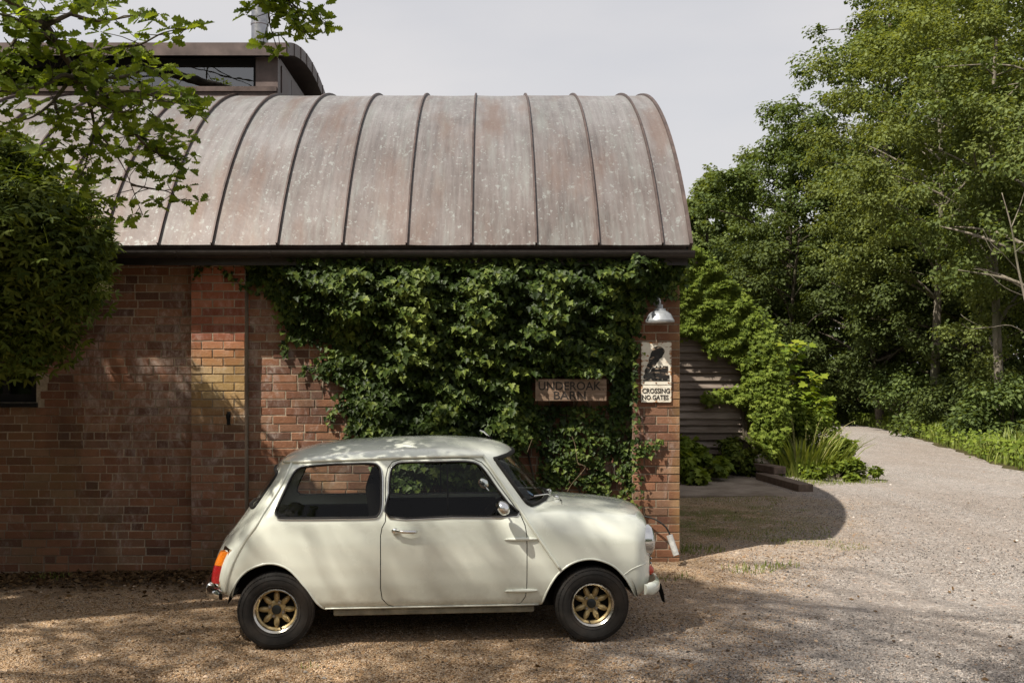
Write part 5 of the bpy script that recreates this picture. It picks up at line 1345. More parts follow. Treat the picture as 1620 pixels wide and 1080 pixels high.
# elder reaching in from the left
def elder():
    root = empty('elder_bush', (-5.1, 7.9, gzf(-5.1, 7.9)), 0, 'leafy elder bush overhanging the wall window at the left edge', 'bush')
    cl = []
    for px_, py_, y_, r_ in [(0, 290, 7.7, .33), (55, 325, 7.5, .33), (95, 360, 7.6, .30), (122, 390, 7.7, .22), (20, 350, 7.3, .45), (80, 400, 7.5, .42), (30, 440, 7.6, .42), (90, 460, 7.8, .32), (120, 440, 7.9, .24), (20, 500, 7.8, .36), (70, 520, 8.0, .26),
                             (-100, 350, 7.8, .5), (-80, 420, 7.7, .6), (-60, 520, 7.9, .5), (132, 345, 7.6, .16), (50, 360, 7.9, .5), (10, 420, 8.1, .5), (-150, 350, 7.5, .7), (0, 230, 7.8, .2), (20, 250, 7.6, .2), (-20, 330, 7.5, .45), (5, 470, 7.6, .45), (15, 540, 7.7, .3), (45, 555, 8.1, .15), (128, 360, 7.8, .14), (95, 300, 7.9, .22), (112, 430, 7.6, .2)]:
        cl.append((*PX(px_, py_, y_), r_))
    er = np.random.default_rng(77)
    for _ in range(70):
        cl.append((*PX(er.uniform(-10, 168), er.uniform(225, 545), er.uniform(7.5, 7.9)), er.uniform(.07, .12)))
    cl = [c for c in cl if to_px(c)[0] < 170 - max(0, to_px(c)[1] - 400) * .55 and to_px(c)[1] > 205 + .75 * max(0, to_px(c)[0])]
    stemmed(root, 'elder', cl, ELDER, L_ELD, .16, 95, (-5.1, 7.9, -.08), .02, .45, .8, None, .35)
    P = []; U = []; N = []
    for px_, py_ in ((148, 345), (160, 460), (165, 452), (45, 420), (110, 290), (130, 385), (145, 362)):
        c = np.array(PX(px_, py_, 7.5)); q = rng.normal(0, .03, (60, 3)) * np.array([1, 1, .35]); P.append(c + q)
    P = np.concatenate(P); n = len(P)
    o = pin(link_mesh('blossom', cloud(P, rdir(n), np.array([0, -.3, 1]) + rng.normal(0, .3, (n, 3)), .014, *QLEAF), L_CREAM), root); o['kind'] = 'stuff'
elder()
# creeper over the shed
def creeper():
    root = empty('creeper', (4.45, YSH - .1, gzf(4.4, YSH)), 0, 'bright green creeper draped over the gable of the timber shed', 'creeper')
    poly = [(960, 360), (1040, 372), (1070, 384), (1092, 396), (1108, 402), (1135, 430), (1160, 455), (1182, 480), (1200, 505), (1212, 530), (1222, 560), (1226, 600), (1232, 650), (1228, 690), (1205, 720), (1190, 730), (1186, 690), (1182, 655), (1176, 640), (1150, 628), (1112, 636), (1108, 626), (1150, 618), (1172, 612), (1178, 590), (1168, 572), (1150, 560), (1128, 560), (1116, 552), (1112, 536), (1095, 530), (1070, 528), (1020, 505), (960, 470)]
    n = 78000; px_ = rng.uniform(960, 1240, n); py_ = rng.uniform(350, 735, n)
    ok = inside(poly, px_ + rng.normal(0, 4, n), py_ + rng.normal(0, 4, n)); px_, py_ = px_[ok], py_[ok]
    n = len(px_); T = .22 * (1 + .4 * np.clip(vnoise(px_ / 13., py_ / 11., 8), -1, 1)); fr = rng.random(n) ** .6
    right = sstep(1165, 1210, px_)
    Y = YSH - .03 - T * fr - .5 * right * rng.random(n) + .9 * right * (rng.random(n) > .6)
    P = np.stack([(px_ - CX) / F_PX * YSH, Y, CAM_H + (YH - py_) / F_PX * YSH], 1)
    N = np.array([-.1, -.6, .65]) + rng.normal(0, .35, (n, 3)); U = np.array([.1, -.35, -.8]) + rng.normal(0, .4, (n, 3))
    o = pin(link_mesh('foliage', cloud(P, U, N, rng.uniform(.045, .085, n), *CREEP), L_CRP), root); o['kind'] = 'stuff'
    st = MB(); rr = random.Random(4)
    for k in range(9):
        x = rr.uniform(4.2, 4.6); pts = [(x + rr.uniform(-.1, .1) - (.0 if j < 5 else .22 * (j - 4)), YSH - .05, .1 + .42 * j) for j in range(9)]
        st.tube(pts, [.03 - .0025 * j for j in range(9)], 6)
    pin(st.build('stem', M_BARK, fix=False), root)
creeper()
def bush(name, label, cx, cy, r, h, tmpl, m, size, n_cl, per, seed, cat='bush', group=None, stem=.012, up=.6):
    rs = np.random.default_rng(seed); z0 = gzf(cx, cy)
    root = empty(name, (cx, cy, z0), 0, label, cat, group); cl = []
    for k in range(n_cl):
        a = rs.random() * 6.28; q = rs.random() ** .6; zz = (.12 + .80 * rs.random() * math.sqrt(max(.05, 1 - .75 * q * q))) * h
        cl.append((cx + r * q * math.cos(a), cy + r * q * math.sin(a), z0 + zz, (.17 + .15 * rs.random()) * min(r * 1.3, h)))
    stemmed(root, name, cl, tmpl, m, size, per, (cx, cy, z0 - .03), stem, up); return root
bush('nettle_bed', 'low leafy green plants growing along the foot of the shed', 2.9, 15.9, .95, .72, SYC, L_CRP, .12, 26, 80, 11, 'plants')
bush('bramble', 'dark bramble patch between the shed corner and the sleepers', 4.15, 16.5, .45, .75, LEAF, L_ELD, .09, 14, 130, 12, 'bush')
bush('hazel_bush', 'green leafy bush between the creeper and the lane', 5.2, 17.7, .80, 1.85, LEAF, L_CRP, .075, 40, 260, 13)
bush('cow_parsley', 'broad leafy weeds at the lane edge behind the tall grass', 5.75, 18.8, .55, 1.25, SYC, L_CRP, .12, 14, 70, 14, 'plants')
def sapling():
    root = empty('sycamore_sapling', (5.15, 18.0, gzf(5.1, 18)), 0, 'slender sapling with yellow-tipped leaves beside the shed creeper', 'sapling')
    st = MB(); P = []; U = []; N = []
    for (a, b, ny) in (((1212, 700), (1240, 548), 17.6), ((1216, 700), (1262, 545), 17.7), ((1222, 700), (1292, 592), 17.5), ((1225, 700), (1300, 628), 17.4), ((1210, 700), (1225, 565), 17.9)):
        p0 = PX(*a, 17.9); p1 = PX(*b, ny); p0.z = gzf(p0.x, p0.y)
        pts = catmull([p0, p0.lerp(p1, .5) + Vector((-.08, 0, .15)), p1], 6); st.tube(pts, [.016 - .001 * i for i in range(len(pts))], 5)
        for i in range(4, len(pts)):
            for _ in range(9):
                d = rdir(1)[0]; d[2] *= .25; P.append(np.array(pts[i]) + d * .24 * rng.random()); U.append(d); N.append(np.array([0, -.25, 1.0]) + rng.normal(0, .22, 3))
    P, U, N = map(np.array, (P, U, N))
    o = pin(link_mesh('foliage', cloud(P, U, N, rng.uniform(.12, .2, len(P)), *SYC), L_YEL), root); o['kind'] = 'stuff'
    pin(st.build('stem', M_BARK, fix=False), root)
sapling()
def grass_patch(name, label, pts, hts, kind='stuff', cat='grass', m=None, lean=.45, tm=BLADE, width=1.0):
    P = np.array(pts, float); n = len(P); P[:, 2] = gz(P[:, 0], P[:, 1]) - .01
    a = rng.random(n) * 6.28; U = np.stack([np.cos(a) * lean * rng.random(n), np.sin(a) * lean * rng.random(n), np.ones(n)], 1); N = np.stack([np.cos(a), np.sin(a), np.zeros(n)], 1) + 1e-3
    tv = [(v[0] * width, v[1], v[2]) for v in tm[0]]
    o = link_mesh(name, cloud(P, U, -N, hts, tv, tm[1]), m or L_GRS); return tag(o, label, cat, kind=kind)
# tall grass clump by the sleepers
def tall_grass():
    root = empty('tall_grass', (5.15, 16.5, gzf(5.1, 16.5)), 0, 'tall clump of arching pale grass beside the sleepers', 'grass')
    n = 270; a = rng.random(n) * 6.28; q = .62 * rng.random(n) ** .6
    P = np.stack([5.15 + q * np.cos(a) * 1.1, 16.5 + q * np.sin(a) * .8, np.zeros(n)], 1); P[:, 2] = gz(P[:, 0], P[:, 1])
    ln = .1 + 1.3 * rng.random(n) ** 1.3; U = np.stack([np.cos(a) * ln, np.sin(a) * ln, np.ones(n)], 1) + rng.normal(0, .25, (n, 3)); N = np.stack([-np.cos(a), -np.sin(a), .3 * np.ones(n)], 1)
    tv = [(v[0] * .9, v[1], -v[2] * 1.1) for v in BLADE[0]]
    o = pin(link_mesh('blades', cloud(P, U, N, rng.uniform(.3, .95, n), tv, BLADE[1]), L_GRS), root); o['kind'] = 'stuff'
    st = MB(); P2 = []
    for k in range(14):
        an = rng.random() * 6.28; L = rng.uniform(.9, 1.35); b = Vector((5.15 + .25 * math.cos(an), 16.5 + .25 * math.sin(an), gzf(5.1, 16.5))); t_ = rng.uniform(.2, .6)
        pts = [b + Vector((math.cos(an) * t_ * s_ ** 1.6 * L, math.sin(an) * t_ * s_ ** 1.6 * L * .7, L * (s_ - .22 * s_ ** 3))) for s_ in np.linspace(0, 1, 7)]
        st.tube(pts, [.004] * 6 + [.002], 4)
        for j in range(14): P2.append(np.array(pts[6].lerp(pts[4], rng.random())) + rng.normal(0, .015, 3))
    pin(st.build('stalks', plain('straw', (.30, .28, .10), .7), fix=False), root)['kind'] = 'stuff'
    P2 = np.array(P2); n = len(P2)
    pin(link_mesh('seed_heads', cloud(P2, np.array([0, 0, -1.]) + rng.normal(0, .4, (n, 3)), rdir(n), .05, *LANCE), L_GRS), root)['kind'] = 'stuff'
tall_grass()
# verge grass along the right of the lane, and weeds on the forecourt corner
def verge():
    n = 46000; t_ = rng.random(n); Lr = catmull(LANE_R[2:], 10); idx = (t_ * (len(Lr) - 2)).astype(int); f = rng.random(n)
    A = np.array([(p.x, p.y) for p in Lr]); base = A[idx] + (A[idx + 1] - A[idx]) * f[:, None]
    w = rng.random(n) ** 1.4 * 4.2 + .05 + .2 * rng.random(n)
    w = w + .35 * (1 + vnoise(base[:, 1] * 2.1, base[:, 0], 31)) * rng.random(n)
    P = np.stack([base[:, 0] + w, base[:, 1] + .15 * w, np.zeros(n)], 1)
    h = (.14 + .46 * rng.random(n) ** 1.3) * (.55 + .45 * sstep(0, 1.2, w)) * (1 + .5 * np.clip(vnoise(P[:, 0] * 1.1, P[:, 1] * 1.1, 3), -.8, .8))
    grass_patch('verge_grass', 'bright grass verge along the right of the lane under the trees', P, h, width=2.2)
    m = 8000; i = np.concatenate([rng.choice(n, 5000), rng.choice(np.where(w < .9)[0], 3000)]); Q = P[i] + rng.normal(0, .2, (m, 3)); Q[:, 2] = gz(Q[:, 0], Q[:, 1]) + .08 + .35 * rng.random(m)
    o = link_mesh('verge_weeds', cloud(Q, rdir(m), np.array([-.2, -.4, .9]) + rng.normal(0, .35, (m, 3)), rng.uniform(.06, .13, m), *LEAF), L_CRP); tag(o, 'broad leafed weeds among the verge grass', 'weeds', kind='stuff')
verge()
def corner_grass():
    n = 16000; P = np.stack([rng.uniform(1.72, 4.4, n), rng.uniform(9.3, 13.6, n), np.zeros(n)], 1)
    k = vnoise(P[:, 0] * 1.6, P[:, 1] * 1.3, 21) + .8 * (P[:, 0] < 2.0) - .7 * sstep(3.2, 4.4, P[:, 0]) + .5 * np.exp(-((P[:, 1] - 11.6) / .8) ** 2)
    P = P[k > .35]; n1 = len(P)
    Q = []
    for cx_, cy_, r_, m in ((2.25, 8.62, .16, 130), (2.55, 8.7, .1, 60), (1.55, 8.35, .10, 50), (2.9, 9.9, .08, 40), (5.4, 15.6, .5, 900), (4.9, 15.2, .35, 350), (1.9, 9.5, .22, 300), (-3.9, 8.75, .12, 60), (-1.1, 5.9, .05, 10)):
        a = rng.random(m) * 6.28; q = r_ * np.sqrt(rng.random(m)); Q.append(np.stack([cx_ + q * np.cos(a) * 1.6, cy_ + q * np.sin(a), np.zeros(m)], 1))
    Q = np.concatenate(Q)
    h = np.concatenate([rng.uniform(.015, .04, n1), rng.uniform(.025, .07, len(Q))])
    h[-360 - 60 - 10 - 1250:] *= 1.0
    grass_patch('corner_grass', 'thin short grass and moss on the gravel by the barn corner', np.concatenate([P, Q]), h, width=2.6, lean=1.8)
corner_grass()
# dead leaves along the wall foot
def litter():
    n = 5200; x = rng.uniform(-5.2, .9, n); y = 9.02 - np.abs(rng.normal(0, .42, n)) - .0; keep = (y > 7.3) & ((x < -1.2) | (rng.random(n) < .35)); x, y = x[keep], y[keep]; n = len(x)
    P = np.stack([x, y, gz(x, y) + .006 + .012 * rng.random(n)], 1)
    o = link_mesh('leaf_litter', cloud(P, rdir(n) * np.array([1, 1, .25]), np.array([0, 0, 1.]) + rng.normal(0, .38, (n, 3)), rng.uniform(.025, .06, n), *LEAF), L_DRY); tag(o, 'brown dead leaves drifted along the foot of the barn wall', 'leaf litter', kind='stuff')
litter()

# ------------------------------------------------------------------ woodland trees
def tree(name, label, x, y, H, cr, base_f, n_cl, leaves, size, m, seed, tmpl=QLEAF, bark=None, lean=(0, 0), trunk_r=.2, group='trees of the wood beside the lane', squash=1.0):
    rs = np.random.default_rng(seed); z0 = gzf(x, y)
    root = empty(name, (x, y, z0), 0, label, 'tree', group)
    cz = H * (base_f + 1) / 2; ch = H * (1 - base_f) / 2
    C_ = []; Rr = []
    for k in range(int(n_cl * 1.25)):
        d = unit(rs.normal(size=3)); q = .35 + .65 * rs.random() ** .45
        p = np.array([d[0] * cr * q, d[1] * cr * q * squash, d[2] * ch * q])
        t_ = (p[2] / ch + 1) / 2; p[:2] *= (.62 + .5 * math.sin(math.pi * min(1, t_ * .85 + .1)))
        C_.append(np.array([x + lean[0] * t_, y + lean[1] * t_, z0 + cz]) + p); Rr.append((.155 + .15 * rs.random()) * min(cr, ch) * (.85 if q > .8 else 1.05))
    C_ = np.array(C_); Rr = np.array(Rr); w = Rr ** 2 / (Rr ** 2).sum(); P = []; N = []; U = []
    for c, r, ww in zip(C_, Rr, w):
        n = int(leaves * 1.2 * ww); d = unit(rs.normal(size=(n, 3))); sub = 9
        # each clump is a few sprays
        sp = c + unit(rs.normal(size=(sub, 3))) * r * .95 * rs.random((sub, 1)) ** .5 * np.array([1, 1, .75]); k = rs.integers(0, sub, n)
        p = sp[k] + d * (r * .46 * rs.random((n, 1)) ** .55) * np.array([1, 1, .6]); P.append(p)
        N.append(d * .45 + (c - np.array([x, y, z0 + cz])) / max(cr, ch) * .35 + np.array([0, 0, .65]) + rs.normal(0, .32, (n, 3)))
        U.append(d + np.array([0, 0, -.3]) + rs.normal(0, .45, (n, 3)))
    P, N, U = map(np.concatenate, (P, N, U)); ok = P[:, 2] > z0 + .3; P, N, U = P[ok], N[ok], U[ok]
    rn = np.clip(rs.random(len(P)) * .75 + .25 * (P[:, 2] - z0) / H, 0, 1)
    cro = pin(link_mesh('crown', cloud(P, U, N, size * rs.uniform(.65, 1.25, len(P)), *tmpl, rnd=rn), m), root)
    st = MB(); top = Vector((x + lean[0] * .8, y + lean[1] * .8, z0 + H * .86)); b = Vector((x, y, z0 - .2))
    bend = Vector((rs.normal() * .35, rs.normal() * .3, 0))
    tp = catmull([b, b.lerp(top, .3) + bend * .6, b.lerp(top, .6) + bend, top], 6); m_ = len(tp)
    st.tube(tp, [trunk_r * (1 - .85 * i / m_) * (1.35 if i == 0 else 1) for i in range(m_)], 9)
    for i in rs.permutation(len(C_))[:min(len(C_), 34)]:
        c = Vector(C_[i]); hh = max(.2 * H, min(c.z - z0 - .25 * (c - Vector((x, y, c.z))).length, H * .8)); f = min(.95, hh / (H * .86)); j = min(m_ - 2, int(f * m_)); a = tp[j]
        r0 = trunk_r * (1 - .85 * j / m_) * .5
        pts = catmull([a, a.lerp(c, .5) + Vector((rs.normal() * .2, rs.normal() * .2, .08 * (c - a).length)), c], 5)
        st.tube(pts, [max(.012, r0 * (1 - .09 * i2)) for i2 in range(len(pts))], 6)
    pin(st.build('trunk', bark or M_BARK, fix=False, smooth=True), root)
    return root
def TX(px, Y): return (px - CX) / F_PX * Y
D0, D1, D2, D3 = L_WD
TREES = [
 ('oak_tree', 'smaller round dark tree farthest left in the wood, just above the shed creeper', 1120, 46, 11.2, 2.6, .12, 60, 26000, .17, D1, 101, QLEAF, .22),
 ('oak_tree', 'dark oak in the wood behind the sapling, left of the tallest tree', 1250, 40, 13.0, 3.3, .14, 80, 38000, .15, D0, 102, QLEAF, .28),
 ('oak_tree', 'tallest dark oak in the wood with its top cutting into the sky', 1408, 37, 17.2, 4.0, .18, 95, 46000, .14, D0, 103, QLEAF, .32),
 ('ash_tree', 'mid green tree behind the bend of the lane, right of the tallest oak', 1475, 40, 18.5, 4.0, .16, 80, 36000, .15, D1, 104, QLEAF, .28),
 ('ash_tree', 'light green ash with thin sprays standing over the verge', 1475, 30, 16.0, 3.2, .10, 80, 44000, .11, D2, 105, QLEAF, .15),
 ('ash_tree', 'yellowish green tree at the right, reaching out of the top of the picture', 1585, 25, 14.5, 3.3, .10, 85, 46000, .10, D2, 106, QLEAF, .13),
 ('oak_tree', 'dark tree filling the gap behind the light green ash', 1490, 42, 17, 4.6, .08, 70, 30000, .17, D0, 107, QLEAF, .3),
 ('ash_tree', 'mid green tree standing just outside the right edge, branches leaning in', 1690, 22, 12.5, 3.4, .18, 70, 26000, .11, D1, 108, QLEAF, .2),
 ('oak_tree', 'dark tree at the far right behind the yellowish green one', 1640, 36, 17, 5.0, .06, 70, 30000, .16, D1, 109, QLEAF, .3),
 ('hawthorn', 'low dark tree over the bend of the lane', 1265, 36, 8.0, 3.4, .06, 60, 26000, .13, D3, 110, QLEAF, .16),
 ('hawthorn', 'low dark tree between the lane bend and the light ash', 1395, 33, 7.6, 3.0, .08, 60, 26000, .12, D3, 111, QLEAF, .16),
 ('hawthorn', 'low dark tree behind the verge under the yellowish green tree', 1545, 30, 7.2, 3.2, .06, 60, 26000, .12, D3, 112, QLEAF, .16),
 ('oak_tree', 'pale topped tree in the gap between the small left tree and the dark oak', 1165, 54, 13.4, 3.6, .10, 60, 24000, .19, D1, 113, QLEAF, .26)]
for (nm, lab, px_, Y_, H_, cr_, bf_, nc_, lv_, sz_, m_, sd_, tm_, tr_) in TREES:
    tree(nm, lab, TX(px_, Y_), Y_, H_, cr_, bf_, nc_, lv_, sz_, m_, sd_, tm_, M_BARKP if nm == 'ash_tree' else None, (0, 0), tr_)
for i, (px_, Y_, r_, h_, lab) in enumerate(((1250, 34.5, 1.3, 2.4, 'dark shrub where the lane disappears'), (1345, 36.5, 1.5, 2.2, 'dark shrub behind the bend of the lane'), (1440, 30.5, 1.4, 2.0, 'dark shrub at the back of the verge left of the pale stems'),
                                          (1520, 27, 1.4, 1.9, 'dark shrub at the back of the verge under the light ash'), (1600, 23.5, 1.2, 1.6, 'dark shrub at the right end of the verge'), (1180, 36, 1.6, 2.6, 'dark shrub behind the yellow tipped sapling'))):
    bush('shrub', lab, TX(px_, Y_), Y_, r_, h_, LEAF, D3 if i % 2 else D0, .12, 26, 210, 200 + i, 'shrub', 'shrubs under the trees', .015)
# dense dark wood far behind, one mass
def far_wood():
    P = []; N = []; n = 60000
    x = rng.uniform(4, 62, n); y = rng.uniform(52, 66, n) + .0 * x; top = 11 + 3.0 * vnoise(x * .16, x * .05, 5) + .10 * np.clip(x - 18, 0, 40)
    z = top * rng.random(n) ** .7
    P = np.stack([x, y, z + gz(x, y)], 1); N = np.array([-.1, -.5, .7]) + rng.normal(0, .4, (n, 3))
    o = link_mesh('far_wood', cloud(P, rdir(n), N, rng.uniform(.3, .55, n), *QLEAF), D0); tag(o, 'dense dark wood far behind the nearer trees', 'wood', kind='stuff')
far_wood()
# pale dead branches at the right edge
def snag():
    Y_ = 19.5; b = PX(1640, 560, Y_); root = empty('dead_tree', (b.x, b.y, gzf(b.x, b.y)), 0, 'bare pale dead tree leaning at the right edge of the wood', 'tree')
    st = MB(); g = Vector((b.x + .3, b.y, gzf(b.x, b.y) - .1))
    st.tube(catmull([g, b, PX(1612, 430, Y_), PX(1600, 360, Y_), PX(1585, 305, Y_)], 6), [.034 - .0011 * i for i in range(25)], 8)
    for pl in (((1612, 430), (1585, 400), (1568, 385), (1555, 362)), ((1600, 360), (1612, 330), (1622, 300)), ((1585, 400), (1570, 398), (1556, 372)), ((1625, 470), (1590, 455), (1560, 430), (1540, 425)), ((1605, 400), (1622, 385)), ((1640, 540), (1600, 515), (1560, 518), (1530, 505), (1520, 497)), ((1560, 518), (1535, 520), (1522, 512))):
        st.tube(catmull([PX(a, c, Y_ + rng.normal() * .15) for a, c in pl], 4), [max(.004, .012 - .001 * i) for i in range(4 * len(pl) - 3)], 6)
    pin(st.build('trunk', M_BARKP, fix=False, smooth=True), root)
snag()

# ------------------------------------------------------------------ the big oak over the forecourt
def big_oak():
    bx, by = -9.2, 3.2
    root = empty('oak_tree', (bx, by, 0), 0, 'big oak at the left whose leafy branches hang over the barn roof', 'tree')
    st = MB(); tk = catmull([(bx, by, -.2), (bx + .15, by, 2.0), (bx + .1, by + .1, 4.2), (bx + .5, by + .1, 6.4), (bx + .8, by + .2, 9.0), (bx + 1.0, by, 11.2), (bx + 1.3, by - .2, 13.5)], 6)
    st.tube(tk, [max(.06, .52 - .0135 * i) for i in range(len(tk))], 14)
    Yb = 5.9
    def Z7(l, y0=Yb, y1=None):
        y1 = y0 if y1 is None else y1
        return [PX(a / 2.7, b / 2.7, y0 + (y1 - y0) * i / max(1, len(l) - 1)) for i, (a, b) in enumerate(l)]
    main = Z7([(-300, -420), (-160, -220), (-60, -90), (45, 0), (110, 60), (190, 110), (230, 170), (270, 230), (320, 310), (350, 370), (390, 470), (410, 550), (480, 640), (530, 720), (560, 790), (590, 870), (610, 920)], 5.5, 6.2)
    br = [(main, .05),
          (Z7([(300, 275), (350, 290), (400, 330), (450, 410), (490, 480), (540, 530), (580, 575), (640, 600), (700, 608), (780, 605)], 5.85, 6.5), .022),
          (Z7([(580, 575), (620, 620), (680, 660), (750, 675), (810, 690)], 6.2, 6.4), .010),
          (Z7([(270, 230), (350, 225), (450, 215), (520, 200), (600, 190), (700, 140), (790, 125)], 5.8, 5.3), .018),
          (Z7([(450, 410), (520, 390), (620, 400), (700, 430), (800, 450)], 6.0, 5.6), .012),
          (Z7([(350, 370), (280, 320), (200, 360), (120, 380), (0, 390), (-100, 400)], 5.9, 5.4), .016),
          (Z7([(410, 550), (380, 640), (360, 720), (330, 760)], 6.0, 5.9), .010),
          (Z7([(230, 170), (150, 130), (60, 80), (0, 60), (-120, 20)], 5.7, 5.2), .018),
          (Z7([(400, 330), (520, 330), (640, 300), (720, 360), (770, 390)], 5.9, 6.5), .012),
          (Z7([(560, 790), (640, 805), (720, 820), (770, 860)], 6.15, 6.1), .008),
          (Z7([(190, 110), (300, 60), (400, 20), (500, -30)], 5.7, 5.9), .018),
          (Z7([(300, 60), (420, 90), (560, 70), (680, 60)], 5.8, 5.4), .012),
          (Z7([(320, 310), (230, 430), (140, 500), (60, 520)], 5.9, 5.6), .014),
          (Z7([(230, 430), (250, 520), (200, 600), (220, 650)], 5.8, 5.9), .010),
          (Z7([(110, 60), (60, 180), (-20, 260), (-60, 300)], 5.6, 5.4), .014),
          (Z7([(400, 330), (420, 440), (520, 480), (600, 450), (690, 520)], 6.0, 5.7), .010),
          (Z7([(1170, -160), (1150, -40), (1148, 40), (1150, 90), (1165, 150), (1190, 225)], 6.0, 6.0), .011),
          (Z7([(1160, -60), (1230, 0), (1290, 50), (1350, 80), (1420, 115)], 6.0, 6.2), .008),
          (Z7([(1230, 0), (1260, 60), (1290, 120), (1300, 140)], 6.1, 6.2), .006)]
    zz = tk[20]; st.tube(catmull([zz, (-6.6, 4.4, 6.2), (-4.6, 5.2, 5.6), tuple(main[0])], 6), [.17 - .005 * i for i in range(19)], 9)
    st.tube(catmull([tk[22], (-6.0, 4.6, 7.4), (-2.0, 5.6, 5.9), tuple(br[16][0][0])], 6), [.12 - .006 * i for i in range(19)], 8)
    tips = []
    rr = np.random.default_rng(33)
    for pts, r in br:
        sm = catmull([tuple(p) for p in pts], 4); n = len(sm)
        st.tube(sm, [max(.003, r * (1 - i / n) ** (1.7 if r > .04 else 1.0)) for i in range(n)], 7)
        right = pts[0].x > -.3 or r in (.011, .006) or (pts[0] - br[16][0][0]).length < 1.2 and pts[0].x > -2
        i0 = 0 if r < .02 else int(n * .25)
        for i in range(i0, n):
            q = to_px(sm[i])
            if q[0] < -130 or q[1] < -160: continue
            dens = (.85 if r < .03 else .6) * (1.3 if q[0] > 380 else 1)
            for _ in range(rr.poisson(dens)):
                d = unit(rr.normal(size=3)) * np.array([1, .9, .75]); L = rr.uniform(.05, .24) * (1 if i < n - 3 else .6)
                e = np.array(sm[i]) + d * L; tips.append(e)
                st.tube([sm[i], Vector((np.array(sm[i]) + e) / 2 + rr.normal(size=3) * .01), Vector(e)], [.003, .0024, .0018], 4)
            if i == n - 1: tips.append(np.array(sm[i]))
    # extra sprays where the photo shows the foliage at its thickest
    for a, b, sxx, syy, m in ((50, 15, 45, 20, 10), (130, 5, 60, 10, 5), (20, 110, 30, 30, 5)):
        for _ in range(m): tips.append(np.array(PX(a + rr.normal() * sxx, b + rr.normal() * syy, rr.uniform(5.3, 6.5))))
    tips = np.array(tips); P = []; U = []; N = []
    for e in tips:
        k = rr.integers(4, 8)
        a = rr.random() * 6.28
        for j in range(k):
            an = a + 6.28 * j / k; d = np.array([math.cos(an), math.sin(an), rr.uniform(-.5, .25)]) + rr.normal(0, .2, 3)
            P.append(e + d * .008); U.append(d); N.append(np.array([0, -.55, .75]) + rr.normal(0, .5, 3))
    P, U, N = map(np.array, (P, U, N)); n = len(P); S = rr.uniform(.055, .102, n)
    pxx = CX + P[:, 0] / P[:, 1] * F_PX; pyy = YH - (P[:, 2] - CAM_H) / P[:, 1] * F_PX
    vis = (pxx > 5) & (pyy > 5) & (pxx < 560) & (pyy < 380); sc = S / P[:, 1] * vis; top = np.argsort(-sc)[:300]; m = np.ones(n, bool); m[top] = False
    o = pin(link_mesh('leaf_sprays', cloud(P[m], U[m], N[m], S[m], *OAK), L_OAK), root); o['kind'] = 'stuff'
    leaf_objects(root, P[top], U[top], N[top], S[top], OAK, L_OAK)
    # the rest of the crown, above and to the left of the picture: it shades the car and the wall
    C_ = []
    for k in range(900):
        c = np.array([rr.uniform(-13, .4), rr.uniform(-3.5, 8.2), rr.uniform(4.6, 9.5)])
        gx_, gy_ = c[0] + .60 * c[2], c[1] + .47 * c[2]          # where its shade falls on the ground
        lim = 1.71 + .40 * max(c[1], 0) + .5
        if c[1] > 0 and c[2] < lim and c[0] > -.54 * c[1] - .7: continue
        d = 0.0
        if gx_ < -2.4 and gy_ > 7.6: d = .72
        elif gx_ < 1.2 and 5.8 < gy_ <= 9.5: d = .05
        elif gx_ < 1.6: d = .07
        elif gx_ < 4.5 and gy_ < 7.0: d = .0
        if gy_ > 8.8: d = .78 if gx_ < -1.9 else .04
        if gx_ > .3 and gy_ > 8.3: d = 0
        if gy_ > 11.5: d = 0
        if c[2] - (8.76 - c[1]) / .47 > 2.7: continue                   # keep the roof in the sun
        hit = False
        for zt, xa, xb, ya, yb in ((4.0, -4.4, -1.2, 5.0, 7.0), (3.0, -4.6, -2.6, 6.8, 8.3), (2.1, -2.95, -2.0, 8.3, 9.7)):
            qx, qy = c[0] + .60 * (c[2] - zt), c[1] + .47 * (c[2] - zt)
            if xa < qx < xb and ya < qy < yb: hit = True
        if hit: continue
        if rr.random() < d: C_.append((*c, rr.uniform(.35, .62)))
    for k in range(70):
        wx, wz, z_ = rr.uniform(-6.4, -3.15), rr.uniform(-.2, 1.9) if k % 3 else rr.uniform(-.6, .6), rr.uniform(6.0, 9.0)
        c = (wx - .60 * (z_ - wz), 9.05 - .47 * (z_ - wz), z_)
        if c[2] - (8.76 - c[1]) / .47 > 2.6: continue
        C_.append((*c, rr.uniform(.4, .6)))
    for k in range(150):                                              # thin high boughs: soft, broken shade over car and drive
        z_ = rr.uniform(10.5, 15.5)
        gx_, gy_ = (rr.uniform(-3.2, 2.2), rr.uniform(4.6, 8.3)) if k < 105 else (rr.uniform(1.2, 6.0), rr.uniform(3.4, 6.6))
        if -2.2 < gx_ < .9 and gy_ > 6.6: continue
        if gx_ < .5 and gy_ < 6.4 and k % 2: continue
        C_.append((gx_ - .60 * z_, gy_ - .47 * z_, z_, rr.uniform(.32, .55)))
    P = []; N = []; U = []
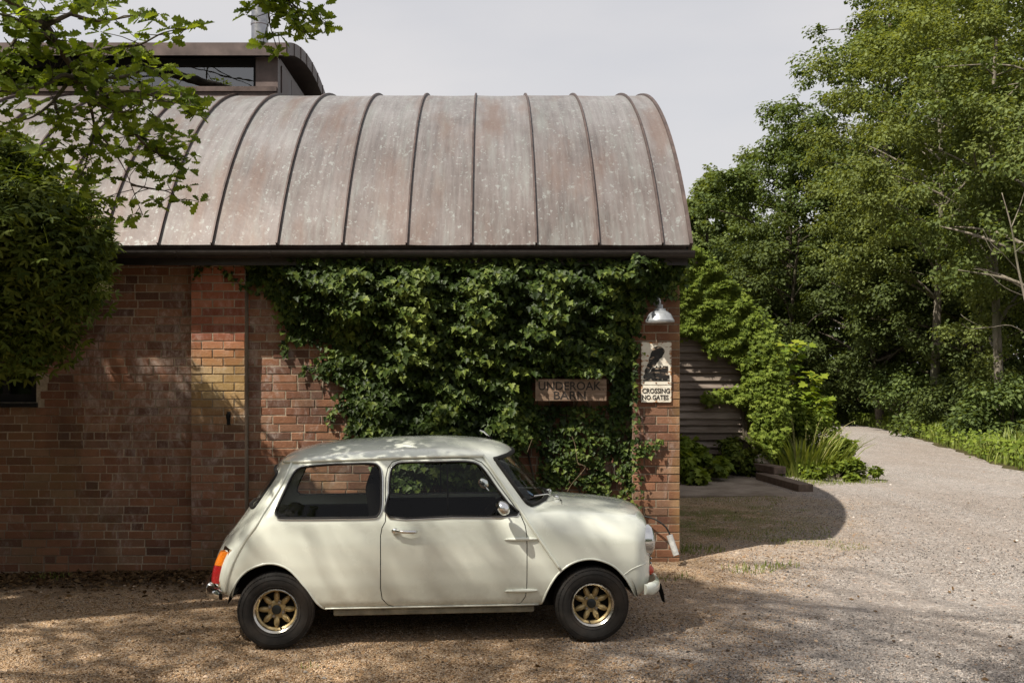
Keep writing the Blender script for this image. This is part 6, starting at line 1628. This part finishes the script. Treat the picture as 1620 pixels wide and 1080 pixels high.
    for c in C_:
        k = int((560 if c[2] < 10 else 190) * c[3] ** 2 * 1.6); d = unit(rr.normal(size=(k, 3))); P.append(np.array(c[:3]) + d * c[3] * rr.random((k, 1)) ** .45 * np.array([1, 1, .5]))
        N.append(np.array([0, 0, 1.]) + rr.normal(0, .45, (k, 3))); U.append(d + rr.normal(0, .4, (k, 3)))
        j = min(range(10, len(tk)), key=lambda q: (tk[q] - Vector(c[:3])).length); a = tk[j]; e = Vector(c[:3])
        pts = catmull([a, a.lerp(e, .35) + Vector(rr.normal(size=3) * .5) + Vector((0, 0, .3)), a.lerp(e, .7) + Vector(rr.normal(size=3) * .4), e], 3); st.tube(pts, [.03, .026, .023, .02, .017, .014, .011, .009, .007, .005], 5)
    P, N, U = map(np.concatenate, (P, N, U))
    o = pin(link_mesh('crown', cloud(P, U, N, rr.uniform(.08, .14, len(P)), *LEAF), L_OAK), root); o['kind'] = 'stuff'
    pin(st.build('trunk', M_BARK, fix=False, smooth=True), root)
    print('oak clumps', len(C_), 'leaves', len(P), 'spray leaves', n)
big_oak()
# the wood across the drive, behind the viewpoint (seen in the car's glass and paint)
def wood_behind():
    n = 44000; x = rng.uniform(-34, 34, n); y = -15 - 5 * rng.random(n)
    lf = rng.random(n) < .42; x = np.where(lf, -13.5 - 4 * rng.random(n), x); y = np.where(lf, rng.uniform(-16, 8.5, n), y); top = 7.8 + 2.2 * vnoise(x * .25, y * .3, 15)  # left flank added out of view to dim the left wall
    P = np.stack([x, y, .1 + top * rng.random(n) ** .8], 1)
    o = link_mesh('roadside_wood', cloud(P, rdir(n), np.array([0, .6, .6]) + rng.normal(0, .4, (n, 3)), rng.uniform(.3, .6, n), *QLEAF), D1); tag(o, 'unseen wood behind the viewpoint, with a left flank added for shade', 'wood', kind='stuff')
wood_behind()
bush('dock_plants', 'low light green weeds in front of the tall grass clump', 5.55, 15.9, .55, .32, LEAF, L_CRP, .085, 22, 110, 61, 'plants')
bush('hogweed', 'pale green broad weeds at the lane edge right of the tall grass', 5.95, 17.2, .4, .7, SYC, L_CRP, .11, 12, 60, 62, 'plants')
